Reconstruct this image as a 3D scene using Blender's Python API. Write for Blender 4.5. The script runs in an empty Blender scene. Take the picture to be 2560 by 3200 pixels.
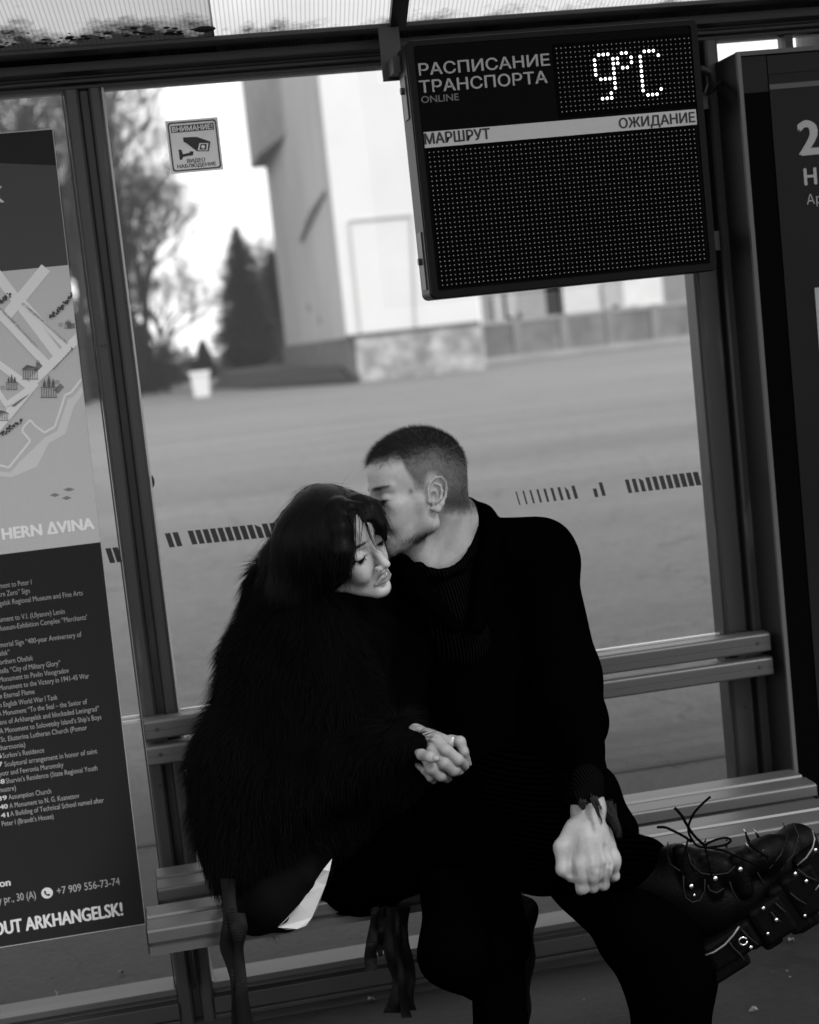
import bpy, math, random
import numpy as np
from mathutils import Vector, Matrix
random.seed(7); rng = np.random.default_rng(7)
scene = bpy.context.scene
COL = scene.collection

# ---------------------------------------------------------------- camera
FPX, CX, CY = 4970., 1280., 1600.
_vh = np.array([29940, 3730, -FPX]); _X = _vh/np.linalg.norm(_vh)
_up = np.array([-4755, 44800, FPX]); _up = _up/np.linalg.norm(_up)
_up = _up-_X*np.dot(_up, _X); _Z = _up/np.linalg.norm(_up)
RW = np.array([_X, np.cross(_Z, _X), _Z])
CAM = np.array([0., -3.25, 1.5])
cam = bpy.data.cameras.new('camera'); cam_o = bpy.data.objects.new('camera', cam); COL.objects.link(cam_o)
M = Matrix([list(RW[0])+[CAM[0]], list(RW[1])+[CAM[1]], list(RW[2])+[CAM[2]], [0, 0, 0, 1]])
cam_o.matrix_world = M
cam.sensor_fit = 'VERTICAL'; cam.sensor_height = 36.; cam.lens = FPX/3200*36
cam.clip_start = .05; cam.clip_end = 3000
cam.dof.use_dof = True; cam.dof.focus_distance = 2.86; cam.dof.aperture_fstop = 3.6
scene.camera = cam_o
# ---------------------------------------------------------------- world (thin bright overcast), sun, exposure
SUN_EL, SUN_AZ = 42., 30.     # degrees above horizon; azimuth from -Y towards +X
w = bpy.data.worlds.new("World"); scene.world = w; w.use_nodes = True
nt = w.node_tree; nt.nodes.clear()
N = nt.nodes.new; LK = nt.links.new
out = N('ShaderNodeOutputWorld'); bg = N('ShaderNodeBackground'); bg.inputs[1].default_value = .10
sky = N('ShaderNodeTexSky'); sky.sky_type = 'NISHITA'; sky.sun_disc = False
sky.sun_elevation = math.radians(SUN_EL); sky.sun_rotation = math.radians(180-SUN_AZ)
bw = N('ShaderNodeRGBToBW'); LK(sky.outputs[0], bw.inputs[0])
tc = N('ShaderNodeTexCoord'); mp = N('ShaderNodeMapping'); mp.inputs['Scale'].default_value = (1, 1, 3)
LK(tc.outputs['Generated'], mp.inputs[0])
nz = N('ShaderNodeTexNoise'); nz.inputs['Scale'].default_value = 4; nz.inputs['Detail'].default_value = 5; LK(mp.outputs[0], nz.inputs[0])
cr = N('ShaderNodeMapRange'); cr.inputs[1].default_value = .3; cr.inputs[2].default_value = .75
cr.inputs[3].default_value = 8.3; cr.inputs[4].default_value = 11.5; LK(nz.outputs[0], cr.inputs[0])
mx = N('ShaderNodeMix'); mx.data_type = 'FLOAT'; mx.inputs[0].default_value = .9
LK(bw.outputs[0], mx.inputs[2]); LK(cr.outputs[0], mx.inputs[3])
LK(mx.outputs[0], bg.inputs[0]); LK(bg.outputs[0], out.inputs[0])
sl = bpy.data.lights.new('sun', 'SUN'); sl.energy = 1.5; sl.angle = math.radians(14); sl.color = (1, .995, .99)
so = bpy.data.objects.new('sun', sl); COL.objects.link(so)
_d = Vector((math.sin(math.radians(SUN_AZ))*math.cos(math.radians(SUN_EL)), -math.cos(math.radians(SUN_AZ))*math.cos(math.radians(SUN_EL)), math.sin(math.radians(SUN_EL))))
so.rotation_euler = _d.to_track_quat('Z', 'Y').to_euler(); so.location = (2, -6, 6)
vs = scene.view_settings; vs.view_transform = 'Standard'; vs.look = 'None'; vs.exposure = 0.62; vs.gamma = 1.0; vs.use_curve_mapping = False
scene.display_settings.display_device = 'sRGB'
scene.render.engine = 'CYCLES'; scene.cycles.max_bounces = 10; scene.cycles.transparent_max_bounces = 16
scene.cycles.caustics_refractive = False; scene.cycles.caustics_reflective = False

# ---------------------------------------------------------------- helpers
def P(px, py, y):
    """a point of the photograph (2560x3200) at depth plane y, as a real place"""
    d = RW @ np.array([px-CX, -(py-CY), -FPX]); return CAM+d*((y-CAM[1])/d[1])
GZ = .12            # pavement level
def PG(px, py, z=.12):
    d = RW @ np.array([px-CX, -(py-CY), -FPX]); return CAM+d*((z-CAM[2])/d[2])
def PXM(y): return (y-CAM[1])*1.012/FPX           # metres per pixel at depth y

MATS = {}
def mat(name, v, rough=.6, metal=0., noise=.0, nscale=20., bump=0., bscale=60., stretch=None, attr=None, sss=0., spec=.5, coat=0., blotch=None):
    if name in MATS: return MATS[name]
    m = bpy.data.materials.new(name); m.use_nodes = True; n = m.node_tree.nodes; l = m.node_tree.links.new
    b = n['Principled BSDF']; b.inputs['Base Color'].default_value = (v, v, v, 1); b.inputs['Roughness'].default_value = rough
    b.inputs['Metallic'].default_value = metal; b.inputs['Specular IOR Level'].default_value = spec
    if sss: b.inputs['Subsurface Weight'].default_value = sss; b.inputs['Subsurface Radius'].default_value = (.006, .006, .006); b.inputs['Subsurface Scale'].default_value = 1.
    if coat: b.inputs['Coat Weight'].default_value = coat; b.inputs['Coat Roughness'].default_value = .15
    t = n.new('ShaderNodeTexCoord'); mpn = n.new('ShaderNodeMapping'); l(t.outputs['Object'], mpn.inputs[0])
    if stretch: mpn.inputs['Scale'].default_value = stretch
    col = None
    if attr:
        a = n.new('ShaderNodeAttribute'); a.attribute_name = attr; col = a.outputs['Color']
    if noise:
        x = n.new('ShaderNodeTexNoise'); x.inputs['Scale'].default_value = nscale; x.inputs['Detail'].default_value = 6; x.inputs['Roughness'].default_value = .62
        l(mpn.outputs[0], x.inputs[0])
        r = n.new('ShaderNodeMapRange'); r.inputs[1].default_value = .25; r.inputs[2].default_value = .75
        r.inputs[3].default_value = 1-noise; r.inputs[4].default_value = 1+noise; l(x.outputs[0], r.inputs[0])
        mm = n.new('ShaderNodeVectorMath'); mm.operation = 'SCALE'; l(r.outputs[0], mm.inputs['Scale'])
        if col is not None: l(col, mm.inputs[0])
        else: mm.inputs[0].default_value = (v, v, v)
        col = mm.outputs[0]
        rr = n.new('ShaderNodeMapRange'); rr.inputs[3].default_value = max(.02, rough-.12); rr.inputs[4].default_value = min(1, rough+.15)
        l(x.outputs[0], rr.inputs[0]); l(rr.outputs[0], b.inputs['Roughness'])
    if blotch:
        sc_, lo, hi, amt = blotch
        x2 = n.new('ShaderNodeTexNoise'); x2.inputs['Scale'].default_value = sc_; x2.inputs['Detail'].default_value = 4; l(mpn.outputs[0], x2.inputs[0])
        r2 = n.new('ShaderNodeMapRange'); r2.inputs[1].default_value = lo; r2.inputs[2].default_value = hi; r2.inputs[3].default_value = 1; r2.inputs[4].default_value = amt
        l(x2.outputs[0], r2.inputs[0]); m2 = n.new('ShaderNodeVectorMath'); m2.operation = 'SCALE'; l(r2.outputs[0], m2.inputs['Scale'])
        if col is not None: l(col, m2.inputs[0])
        else: m2.inputs[0].default_value = (v, v, v)
        col = m2.outputs[0]
    if col is not None: l(col, b.inputs['Base Color'])
    if bump:
        x = n.new('ShaderNodeTexNoise'); x.inputs['Scale'].default_value = bscale; x.inputs['Detail'].default_value = 5; l(mpn.outputs[0], x.inputs[0])
        bp = n.new('ShaderNodeBump'); bp.inputs['Strength'].default_value = min(1, bump); bp.inputs['Distance'].default_value = .01*bump; l(x.outputs[0], bp.inputs['Height']); l(bp.outputs[0], b.inputs['Normal'])
    MATS[name] = m; return m

class MB:
    def __init__(s): s.v = []; s.f = []
    def add(s, vs_, fs_):
        o = len(s.v); s.v += [tuple(map(float, a)) for a in vs_]; s.f += [tuple(i+o for i in q) for q in fs_]; return s
    def box(s, x0, x1, y0, y1, z0, z1):
        return s.add([(x0,y0,z0),(x1,y0,z0),(x1,y1,z0),(x0,y1,z0),(x0,y0,z1),(x1,y0,z1),(x1,y1,z1),(x0,y1,z1)],
                     [(0,3,2,1),(4,5,6,7),(0,1,5,4),(1,2,6,5),(2,3,7,6),(3,0,4,7)])
    def prism(s, prof, axis, a, b):
        """closed 2-D outline extruded along axis: x -> (y,z) outline, z -> (x,y) outline, y -> (x,z) outline"""
        n = len(prof)
        def pt(p, t): return {'x': (t, p[0], p[1]), 'y': (p[0], t, p[1]), 'z': (p[0], p[1], t)}[axis]
        return s.add([pt(p, a) for p in prof]+[pt(p, b) for p in prof],
                     [tuple(range(n)), tuple(range(2*n-1, n-1, -1))]+[(i, n+i, n+(i+1) % n, (i+1) % n) for i in range(n)])
    def tube(s, pts, rad, n=8, cap=True):
        pts = [np.array(p, float) for p in pts]; m = len(pts)
        if np.isscalar(rad): rad = [rad]*m
        vs_, up = [], np.array([.13, .21, .97])
        for i, p in enumerate(pts):
            d = pts[min(i+1, m-1)]-pts[max(i-1, 0)]; d = d/(np.linalg.norm(d)+1e-12)
            a = np.cross(d, up)
            if np.linalg.norm(a) < .05: a = np.cross(d, [1, 0, 0])
            a /= np.linalg.norm(a); b = np.cross(d, a)
            for k in range(n):
                t = 2*math.pi*k/n; vs_.append(p+rad[i]*(math.cos(t)*a+math.sin(t)*b))
        fs_ = [(i*n+k, i*n+(k+1) % n, (i+1)*n+(k+1) % n, (i+1)*n+k) for i in range(m-1) for k in range(n)]
        if cap: fs_ += [tuple(range(n-1, -1, -1)), tuple(range((m-1)*n, m*n))]
        return s.add(vs_, fs_)
    def ball(s, c, r, n=10, sq=(1, 1, 1)):
        vs_ = []; fs_ = []
        for i in range(n+1):
            a = math.pi*i/n
            for k in range(n):
                b = 2*math.pi*k/n; vs_.append((c[0]+r*sq[0]*math.sin(a)*math.cos(b), c[1]+r*sq[1]*math.sin(a)*math.sin(b), c[2]+r*sq[2]*math.cos(a)))
        for i in range(n):
            for k in range(n): fs_.append((i*n+k, (i+1)*n+k, (i+1)*n+(k+1) % n, i*n+(k+1) % n))
        return s.add(vs_, fs_)
    def disc(s, c, r, n=8, y=None):
        return s.add([(c[0]+r*math.cos(2*math.pi*k/n), c[1], c[2]+r*math.sin(2*math.pi*k/n)) for k in range(n)], [tuple(range(n))])
    def poly(s, pts): return s.add(pts, [tuple(range(len(pts)))])
    def mesh(s, name):
        me = bpy.data.meshes.new(name); me.from_pydata(s.v, [], s.f); me.update(); return me
    def build(s, name, m, parent=None, smooth=False, bevel=0, fix=True):
        me = s.mesh(name)
        if fix:
            import bmesh
            bm = bmesh.new(); bm.from_mesh(me); bmesh.ops.recalc_face_normals(bm, faces=bm.faces); bm.to_mesh(me); bm.free()
        return link(name, me, m, parent, smooth, bevel)
def link(name, me, m, parent=None, smooth=False, bevel=0):
    o = bpy.data.objects.new(name, me); COL.objects.link(o)
    if m is not None and not len(me.materials): me.materials.append(m)
    if smooth: me.polygons.foreach_set('use_smooth', [True]*len(me.polygons))
    if bevel:
        b = o.modifiers.new('bevel', 'BEVEL'); b.width = bevel; b.segments = 2; b.limit_method = 'ANGLE'; b.angle_limit = math.radians(40)
    if parent is not None: o.parent = parent; o.matrix_parent_inverse = parent.matrix_world.inverted() if parent.type != 'EMPTY' else Matrix.Translation(-Vector(parent.location))
    return o
def thing(name, label, cat, loc=(0, 0, 0), group=None):
    o = bpy.data.objects.new(name, None); COL.objects.link(o); o.location = loc; o.empty_display_size = .1
    o['label'] = label; o['category'] = cat
    if group: o['group'] = group
    return o
def tag(o, label, cat, group=None):
    o['label'] = label; o['category'] = cat
    if group: o['group'] = group
    return o
def struct(o, kind='structure'): o['kind'] = kind; return o

TEXTS = []
def text(body, x0, x1, z, cap, y, m, parent, name='lettering', bold=0., rot=0.):
    """flat print facing -Y: left edge x0, right edge x1 (None keeps natural width), baseline z, capital height cap"""
    c = bpy.data.curves.new(name, 'FONT'); c.body = body; c.size = 1.; c.offset = min(bold, 0.); c.resolution_u = 3
    o = bpy.data.objects.new('tmp_text', c); COL.objects.link(o)
    TEXTS.append((o, name, x0, x1, z, cap, y, m, parent, rot, max(bold, 0.)))
def flush_texts():
    bpy.context.view_layer.update(); dg = bpy.context.evaluated_depsgraph_get()
    for o, name, x0, x1, z, cap, y, m, parent, rot, bold in TEXTS:
        me = bpy.data.meshes.new_from_object(o.evaluated_get(dg))
        v = np.empty(len(me.vertices)*3); me.vertices.foreach_get('co', v); v = v.reshape(-1, 3)
        s = cap/.729; mn, mxx = v[:, 0].min(), v[:, 0].max(); sx = s if x1 is None else (x1-x0)/(mxx-mn)
        X = (v[:, 0]-mn)*sx; Z = v[:, 1]*s; c_, s_ = math.cos(rot), math.sin(rot)
        r = np.stack([x0+X*c_-Z*s_, np.full(len(v), y), z+X*s_+Z*c_], 1)
        if bold:      # heavier strokes: shifted copies of the letters, each a hair in front of the last
            fs_ = [tuple(p.vertices) for p in me.polygons]; V_, F_ = [], []
            for k, (dx, dz) in enumerate(((0, 0), (-1, 0), (1, 0), (0, -.6), (0, .6))):
                F_ += [tuple(i+len(v)*k for i in f) for f in fs_]; V_ += [tuple(q) for q in r+np.array([dx*bold*s, -.00004*k, dz*bold*s])]
            nm = bpy.data.meshes.new(name); nm.from_pydata(V_, [], F_); nm.update(); me = nm
        else: me.vertices.foreach_set('co', r.ravel()); me.materials.clear(); me.update()
        link(name, me, m, parent)
        d = o.data; bpy.data.objects.remove(o); bpy.data.curves.remove(d)
    TEXTS.clear()

# ---- implicit solids: smooth unions of ellipsoids and tapered capsules, meshed by surface nets
class SDF:
    def __init__(s, h): s.h = h; s.ops = []
    def ell(s, c, r, k=.01, R=None, sub=False):
        c = np.array(c, float); r = np.array([r]*3 if np.isscalar(r) else r, float)
        s.ops.append(('e', c, r, None if R is None else np.array(R), k, sub, c-r.max(), c+r.max())); return s
    def cap(s, a, b, ra, rb=None, k=.01, sub=False):
        a = np.array(a, float); b = np.array(b, float); rb = ra if rb is None else rb; m_ = max(ra, rb)
        s.ops.append(('c', a, b, (ra, rb), k, sub, np.minimum(a, b)-m_, np.maximum(a, b)+m_)); return s
    def chain(s, pts, rs, k=.01, sub=False):
        for i in range(len(pts)-1): s.cap(pts[i], pts[i+1], rs[i], rs[i+1], k, sub)
        return s
    def mesh(s):
        h = s.h; add = [o for o in s.ops if not o[-3]]
        lo = np.min([o[-2] for o in add], 0)-4*h; hi = np.max([o[-1] for o in add], 0)+4*h
        n = np.ceil((hi-lo)/h).astype(int)+1
        ax = [lo[i]+h*np.arange(n[i]) for i in range(3)]
        F = np.full(n, 1., np.float32)
        for o in s.ops:
            k = o[-4]; mlo, mhi = o[-2]-k-4*h, o[-1]+k+4*h
            i0 = np.maximum(0, np.floor((mlo-lo)/h).astype(int)); i1 = np.minimum(n, np.ceil((mhi-lo)/h).astype(int)+1)
            if (i1 <= i0).any(): continue
            X = (ax[0][i0[0]:i1[0]][:, None, None]).astype(np.float32); Y = (ax[1][i0[1]:i1[1]][None, :, None]).astype(np.float32); Z = (ax[2][i0[2]:i1[2]][None, None, :]).astype(np.float32)
            if o[0] == 'e':
                _, c, r, R_ = o[:4]; x, y, z = X-c[0], Y-c[1], Z-c[2]
                if R_ is not None:
                    x, y, z = (R_[0, 0]*x+R_[1, 0]*y+R_[2, 0]*z, R_[0, 1]*x+R_[1, 1]*y+R_[2, 1]*z, R_[0, 2]*x+R_[1, 2]*y+R_[2, 2]*z)
                k0 = np.sqrt((x/r[0])**2+(y/r[1])**2+(z/r[2])**2); k1 = np.sqrt((x/r[0]**2)**2+(y/r[1]**2)**2+(z/r[2]**2)**2)+1e-9
                d = k0*(k0-1)/k1
            else:
                _, a, b, (ra, rb) = o[:4]; ba = b-a; L2 = ba@ba+1e-12
                x, y, z = X-a[0], Y-a[1], Z-a[2]; t = np.clip((x*ba[0]+y*ba[1]+z*ba[2])/L2, 0, 1)
                d = np.sqrt((x-t*ba[0])**2+(y-t*ba[1])**2+(z-t*ba[2])**2)-(ra+(rb-ra)*t)
            sl_ = tuple(slice(i0[i], i1[i]) for i in range(3)); A = F[sl_]
            if o[-3]:
                hh = np.clip(.5-.5*(A+d)/k, 0, 1); F[sl_] = A*(1-hh)-d*hh+k*hh*(1-hh)
            else:
                hh = np.clip(.5+.5*(A-d)/k, 0, 1); F[sl_] = A*(1-hh)+d*hh-k*hh*(1-hh)
        return nets(F, lo, h)
def nets(F, lo, h):
    S = F < 0; c = np.zeros(np.array(F.shape)-1, np.int8)
    for dx in (0, 1):
        for dy in (0, 1):
            for dz in (0, 1): c += S[dx:dx+c.shape[0], dy:dy+c.shape[1], dz:dz+c.shape[2]]
    cells = np.argwhere((c > 0) & (c < 8)); idx = -np.ones(c.shape, np.int32); idx[tuple(cells.T)] = np.arange(len(cells))
    acc = np.zeros((len(cells), 3)); cnt = np.zeros(len(cells))
    corners = [np.array([a, b, d]) for a in (0, 1) for b in (0, 1) for d in (0, 1)]
    for p in corners:
        for axn in range(3):
            if p[axn]: continue
            q = p.copy(); q[axn] = 1
            f0 = F[tuple((cells+p).T)]; f1 = F[tuple((cells+q).T)]; m_ = (f0 < 0) != (f1 < 0)
            t = np.where(m_, f0/np.where(m_, f0-f1, 1), 0)
            pos = cells+p[None].astype(float); pos[:, axn] += t
            acc[m_] += pos[m_]; cnt[m_] += 1
    V = acc/cnt[:, None]*h+lo
    Q = []
    for axn in range(3):
        u, v_ = (axn+1) % 3, (axn+2) % 3
        A = [slice(None)]*3; B = [slice(None)]*3; A[axn] = slice(0, -1); B[axn] = slice(1, None)
        e = S[tuple(A)] != S[tuple(B)]; E = np.argwhere(e); E = E[(E[:, u] > 0) & (E[:, v_] > 0)]
        ok = (E[:, u] < F.shape[u]-1) & (E[:, v_] < F.shape[v_]-1); E = E[ok]
        du = np.zeros(3, int); du[u] = 1; dv = np.zeros(3, int); dv[v_] = 1
        q = np.stack([idx[tuple((E-du-dv).T)], idx[tuple((E-dv).T)], idx[tuple(E.T)], idx[tuple((E-du).T)]], 1)
        inside = S[tuple(E.T)]; q[~inside] = q[~inside][:, ::-1]; Q.append(q)
    Q = np.concatenate(Q); return V, Q[(Q >= 0).all(1)]
def npmesh(name, V, Q):
    me = bpy.data.meshes.new(name); me.vertices.add(len(V)); me.vertices.foreach_set('co', np.ascontiguousarray(V, dtype=np.float32).ravel())
    me.loops.add(Q.size); me.loops.foreach_set('vertex_index', Q.ravel().astype(np.int32))
    me.polygons.add(len(Q)); me.polygons.foreach_set('loop_start', np.arange(0, Q.size, Q.shape[1], dtype=np.int32))
    me.update(calc_edges=True); me.validate(); me.polygons.foreach_set('use_smooth', np.ones(len(me.polygons), bool)); return me
def vnormals(V, Q):
    n = np.cross(V[Q[:, 2]]-V[Q[:, 0]], V[Q[:, 3]]-V[Q[:, 1]]); N_ = np.zeros_like(V)
    for i in range(4): np.add.at(N_, Q[:, i], n)
    return N_/(np.linalg.norm(N_, axis=1)[:, None]+1e-12)
def setcol(me, c):
    a = me.color_attributes.new('tone', 'FLOAT_COLOR', 'POINT'); c = np.clip(c, 0, 1)
    a.data.foreach_set('color', np.stack([c, c, c, np.ones_like(c)], 1).astype(np.float32).ravel())
def strands(name, pts, rad, m, parent, tip=.15):
    """pts (N,K,3) hair strands"""
    n, k = pts.shape[:2]; hc = bpy.data.hair_curves.new(name); hc.add_curves([k]*n)
    hc.points.foreach_set('position', np.ascontiguousarray(pts, dtype=np.float32).ravel())
    r = np.tile(rad*(1-(1-tip)*np.linspace(0, 1, k)), n).astype(np.float32)
    try: hc.points.foreach_set('radius', r)
    except Exception:
        a = hc.attributes.get('radius') or hc.attributes.new('radius', 'FLOAT', 'POINT'); a.data.foreach_set('value', r)
    return link_c(name, hc, m, parent)
def link_c(name, hc, m, parent):
    o = bpy.data.objects.new(name, hc); COL.objects.link(o); hc.materials.append(m)
    o.parent = parent
    if parent is not None: o.matrix_parent_inverse = Matrix.Translation(-Vector(parent.location))
    return o
def vnoise(p, s, seed=0):
    """cheap smooth pseudo-noise in [-1,1]"""
    r_ = np.random.default_rng(seed); o_ = np.zeros(len(p))
    for i in range(6):
        k_ = r_.normal(size=3); k_ /= np.linalg.norm(k_); o_ += np.sin(p@k_*s*(1+.6*i)+r_.uniform(0, 6.28))/(1+.4*i)
    return o_/3.2
# ---------------------------------------------------------------- materials
m_metal = mat('painted_metal', .028, .42, 0, .28, 9, .05, 300, (1, 1, .15), blotch=(30, .62, .70, 2.2))
m_beam = mat('dark_painted_metal', .048, .5, 0, .25, 5, .05, 300, (.3, 1, 1), spec=.3)
m_alu = mat('bare_aluminium_slat', .085, .42, .3, .16, 9, .06, 500, (.08, 1, 1), blotch=(3, .5, .75, .75))
m_bead = mat('glazing_bead', .5, .35)  # reflection along the left bead painted in as a pale colour
m_rubber = mat('black_rubber', .006, .6)
m_black = mat('black_plastic', .004, .35)
# ---------------------------------------------------------------- ground
def ground_mat():
    m = bpy.data.materials.new('asphalt'); m.use_nodes = True; n = m.node_tree.nodes; l = m.node_tree.links.new; b = n['Principled BSDF']
    t = n.new('ShaderNodeTexCoord'); sp = n.new('ShaderNodeSeparateXYZ'); l(t.outputs['Object'], sp.inputs[0])
    # roof shade and distant sky sheen painted into the asphalt: dark near, pale far
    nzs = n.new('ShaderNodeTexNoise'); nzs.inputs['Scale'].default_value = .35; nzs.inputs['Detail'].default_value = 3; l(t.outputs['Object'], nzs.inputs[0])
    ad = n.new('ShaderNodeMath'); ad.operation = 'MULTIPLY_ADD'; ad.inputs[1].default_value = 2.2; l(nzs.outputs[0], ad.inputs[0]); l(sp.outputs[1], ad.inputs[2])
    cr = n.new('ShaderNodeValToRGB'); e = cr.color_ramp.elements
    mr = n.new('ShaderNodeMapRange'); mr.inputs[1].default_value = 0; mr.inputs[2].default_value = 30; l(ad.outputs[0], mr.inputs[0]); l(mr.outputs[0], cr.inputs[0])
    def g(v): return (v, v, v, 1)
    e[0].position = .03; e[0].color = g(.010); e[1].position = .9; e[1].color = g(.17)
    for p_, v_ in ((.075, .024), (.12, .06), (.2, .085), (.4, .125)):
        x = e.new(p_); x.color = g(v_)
    # grain, patches, damp streaks
    fine = n.new('ShaderNodeTexNoise'); fine.inputs['Scale'].default_value = 55; fine.inputs['Detail'].default_value = 8; fine.inputs['Roughness'].default_value = .7; l(t.outputs['Object'], fine.inputs[0])
    fr = n.new('ShaderNodeMapRange'); fr.inputs[1].default_value = .3; fr.inputs[2].default_value = .7; fr.inputs[3].default_value = .62; fr.inputs[4].default_value = 1.38; l(fine.outputs[0], fr.inputs[0])
    mp_ = n.new('ShaderNodeMapping'); mp_.inputs['Scale'].default_value = (.06, .5, 1); mp_.inputs['Rotation'].default_value = (0, 0, .12); l(t.outputs['Object'], mp_.inputs[0])
    st = n.new('ShaderNodeTexNoise'); st.inputs['Scale'].default_value = 1.2; st.inputs['Detail'].default_value = 4; l(mp_.outputs[0], st.inputs[0])
    sr = n.new('ShaderNodeMapRange'); sr.inputs[1].default_value = .35; sr.inputs[2].default_value = .7; sr.inputs[3].default_value = .84; sr.inputs[4].default_value = 1.14; l(st.outputs[0], sr.inputs[0])
    a1 = n.new('ShaderNodeVectorMath'); a1.operation = 'SCALE'; l(cr.outputs[0], a1.inputs[0]); l(fr.outputs[0], a1.inputs['Scale'])
    a2 = n.new('ShaderNodeVectorMath'); a2.operation = 'SCALE'; l(a1.outputs[0], a2.inputs[0]); l(sr.outputs[0], a2.inputs['Scale'])
    # hairline cracks
    vo = n.new('ShaderNodeTexVoronoi'); vo.feature = 'DISTANCE_TO_EDGE'; vo.inputs['Scale'].default_value = 1.1
    wn = n.new('ShaderNodeTexNoise'); wn.inputs['Scale'].default_value = 3; wn.inputs['Detail'].default_value = 6; l(t.outputs['Object'], wn.inputs[0])
    wv = n.new('ShaderNodeVectorMath'); wv.operation = 'MULTIPLY_ADD'; wv.inputs[1].default_value = (.6, .6, 0); l(wn.outputs['Color'], wv.inputs[0]); l(t.outputs['Object'], wv.inputs[2]); l(wv.outputs[0], vo.inputs[0])
    vr = n.new('ShaderNodeMapRange'); vr.inputs[1].default_value = .002; vr.inputs[2].default_value = .012; vr.inputs[3].default_value = .55; vr.inputs[4].default_value = 1; l(vo.outputs[0], vr.inputs[0])
    mid = n.new('ShaderNodeTexNoise'); mid.inputs['Scale'].default_value = 9; mid.inputs['Detail'].default_value = 9; mid.inputs['Roughness'].default_value = .72; l(t.outputs['Object'], mid.inputs[0])
    mdr = n.new('ShaderNodeMapRange'); mdr.inputs[1].default_value = .33; mdr.inputs[2].default_value = .67; mdr.inputs[3].default_value = .80; mdr.inputs[4].default_value = 1.2; l(mid.outputs[0], mdr.inputs[0])
    pv = n.new('ShaderNodeTexVoronoi'); pv.inputs['Scale'].default_value = 70; pv.inputs['Randomness'].default_value = 1; l(t.outputs['Object'], pv.inputs[0])
    pvr = n.new('ShaderNodeMapRange'); pvr.inputs[1].default_value = .08; pvr.inputs[2].default_value = .22; pvr.inputs[3].default_value = 1.3; pvr.inputs[4].default_value = 1.; l(pv.outputs['Distance'], pvr.inputs[0])
    pm = n.new('ShaderNodeMath'); pm.operation = 'MULTIPLY'; l(mdr.outputs[0], pm.inputs[0]); l(pvr.outputs[0], pm.inputs[1])
    a25 = n.new('ShaderNodeVectorMath'); a25.operation = 'SCALE'; l(a2.outputs[0], a25.inputs[0]); l(pm.outputs[0], a25.inputs['Scale'])
    a3 = n.new('ShaderNodeVectorMath'); a3.operation = 'SCALE'; l(a25.outputs[0], a3.inputs[0]); l(vr.outputs[0], a3.inputs['Scale'])
    l(a3.outputs[0], b.inputs['Base Color']); b.inputs['Roughness'].default_value = .75; b.inputs['Specular IOR Level'].default_value = .35
    bp = n.new('ShaderNodeBump'); bp.inputs['Strength'].default_value = .5; bp.inputs['Distance'].default_value = .008; l(fine.outputs[0], bp.inputs['Height']); l(bp.outputs[0], b.inputs['Normal'])
    return m
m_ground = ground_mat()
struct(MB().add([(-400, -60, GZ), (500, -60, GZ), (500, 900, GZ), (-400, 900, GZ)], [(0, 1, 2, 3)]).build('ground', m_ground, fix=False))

# ---------------------------------------------------------------- bus shelter
sh = thing('bus_shelter', 'dark metal bus shelter with glass back wall and ribbed translucent roof', 'bus shelter', (0.57, .03, 0))
def post(xc, wl, gap, wr, z0, z1):
    # two rounded flanges with a deep groove between them
    a, b, c, d = xc, xc+wl, xc+wl+gap, xc+wl+gap+wr
    def rnd(x0, x1):
        r = .006; return [(x0, .012), (x0, r-.004), (x0+.002, -.001), (x0+r, -.004), (x1-r, -.004), (x1-.002, -.001), (x1, r-.004), (x1, .012)]
    pr = rnd(a, b)+[(b+.002, .028), (c-.002, .028)]+rnd(c, d)+[(d, .07), (a, .07)]
    m_ = MB().prism(pr, 'z', z0, z1); o = m_.build('post', m_metal, sh); return o
post(-.058, .030, .018, .026, 0, 2.046)
post(1.205, .050, .010, .030, 0, 2.046)
post(-1.32, .030, .018, .026, 0, 2.046)
post(2.47, .030, .018, .026, 0, 2.046)
# small screw heads and the vertical seam lines of the posts
for x, z in ((-.045, 1.545), (-.038, 1.545), (1.232, 1.76), (1.232, .62), (-.04, .64)):
    MB().tube([(x, -.0045, z), (x, -.0075, z)], .0022, 8).build('screw', m_black, sh)
# beam: lipped gutter on top, face with two grooves below
prof = [(-.115, 2.098), (-.115, 2.106), (-.100, 2.110), (.075, 2.110), (.075, 2.049), (.012, 2.049), (.012, 2.056), (-.006, 2.058), (-.006, 2.064), (-.012, 2.066), (-.012, 2.069), (-.024, 2.071), (-.042, 2.073), (-.042, 2.091), (-.030, 2.0935), (-.030, 2.0965)]
MB().prism(prof, 'x', -1.5, 2.7).build('top_beam', m_beam, sh, bevel=.0012)
# bottom rail
prof = [(.0, .203), (.075, .203), (.075, .095), (-.0, .095), (-.0, .132), (.008, .134), (.008, .138), (-.006, .141), (-.006, .172), (.012, .176), (.012, .188), (-.002, .190)]
for x0, x1 in ((-1.26, -.058), (.016, 1.205), (1.295, 2.47)):
    MB().prism(prof, 'x', x0, x1).build('bottom_rail', m_alu if 0 else mat('grey_rail_metal', .032, .45, .1, .15, 7, .04, 300, (.2, 1, 1)), sh, bevel=.0012)
prof2 = [(-.035, .05), (.09, .05), (.09, GZ+.004), (-.035, GZ+.004)]
MB().prism(prof2, 'x', -1.5, 2.6).build('ground_sill', mat('sill_concrete', .024, .9, noise=.3, nscale=20), sh)
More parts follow.
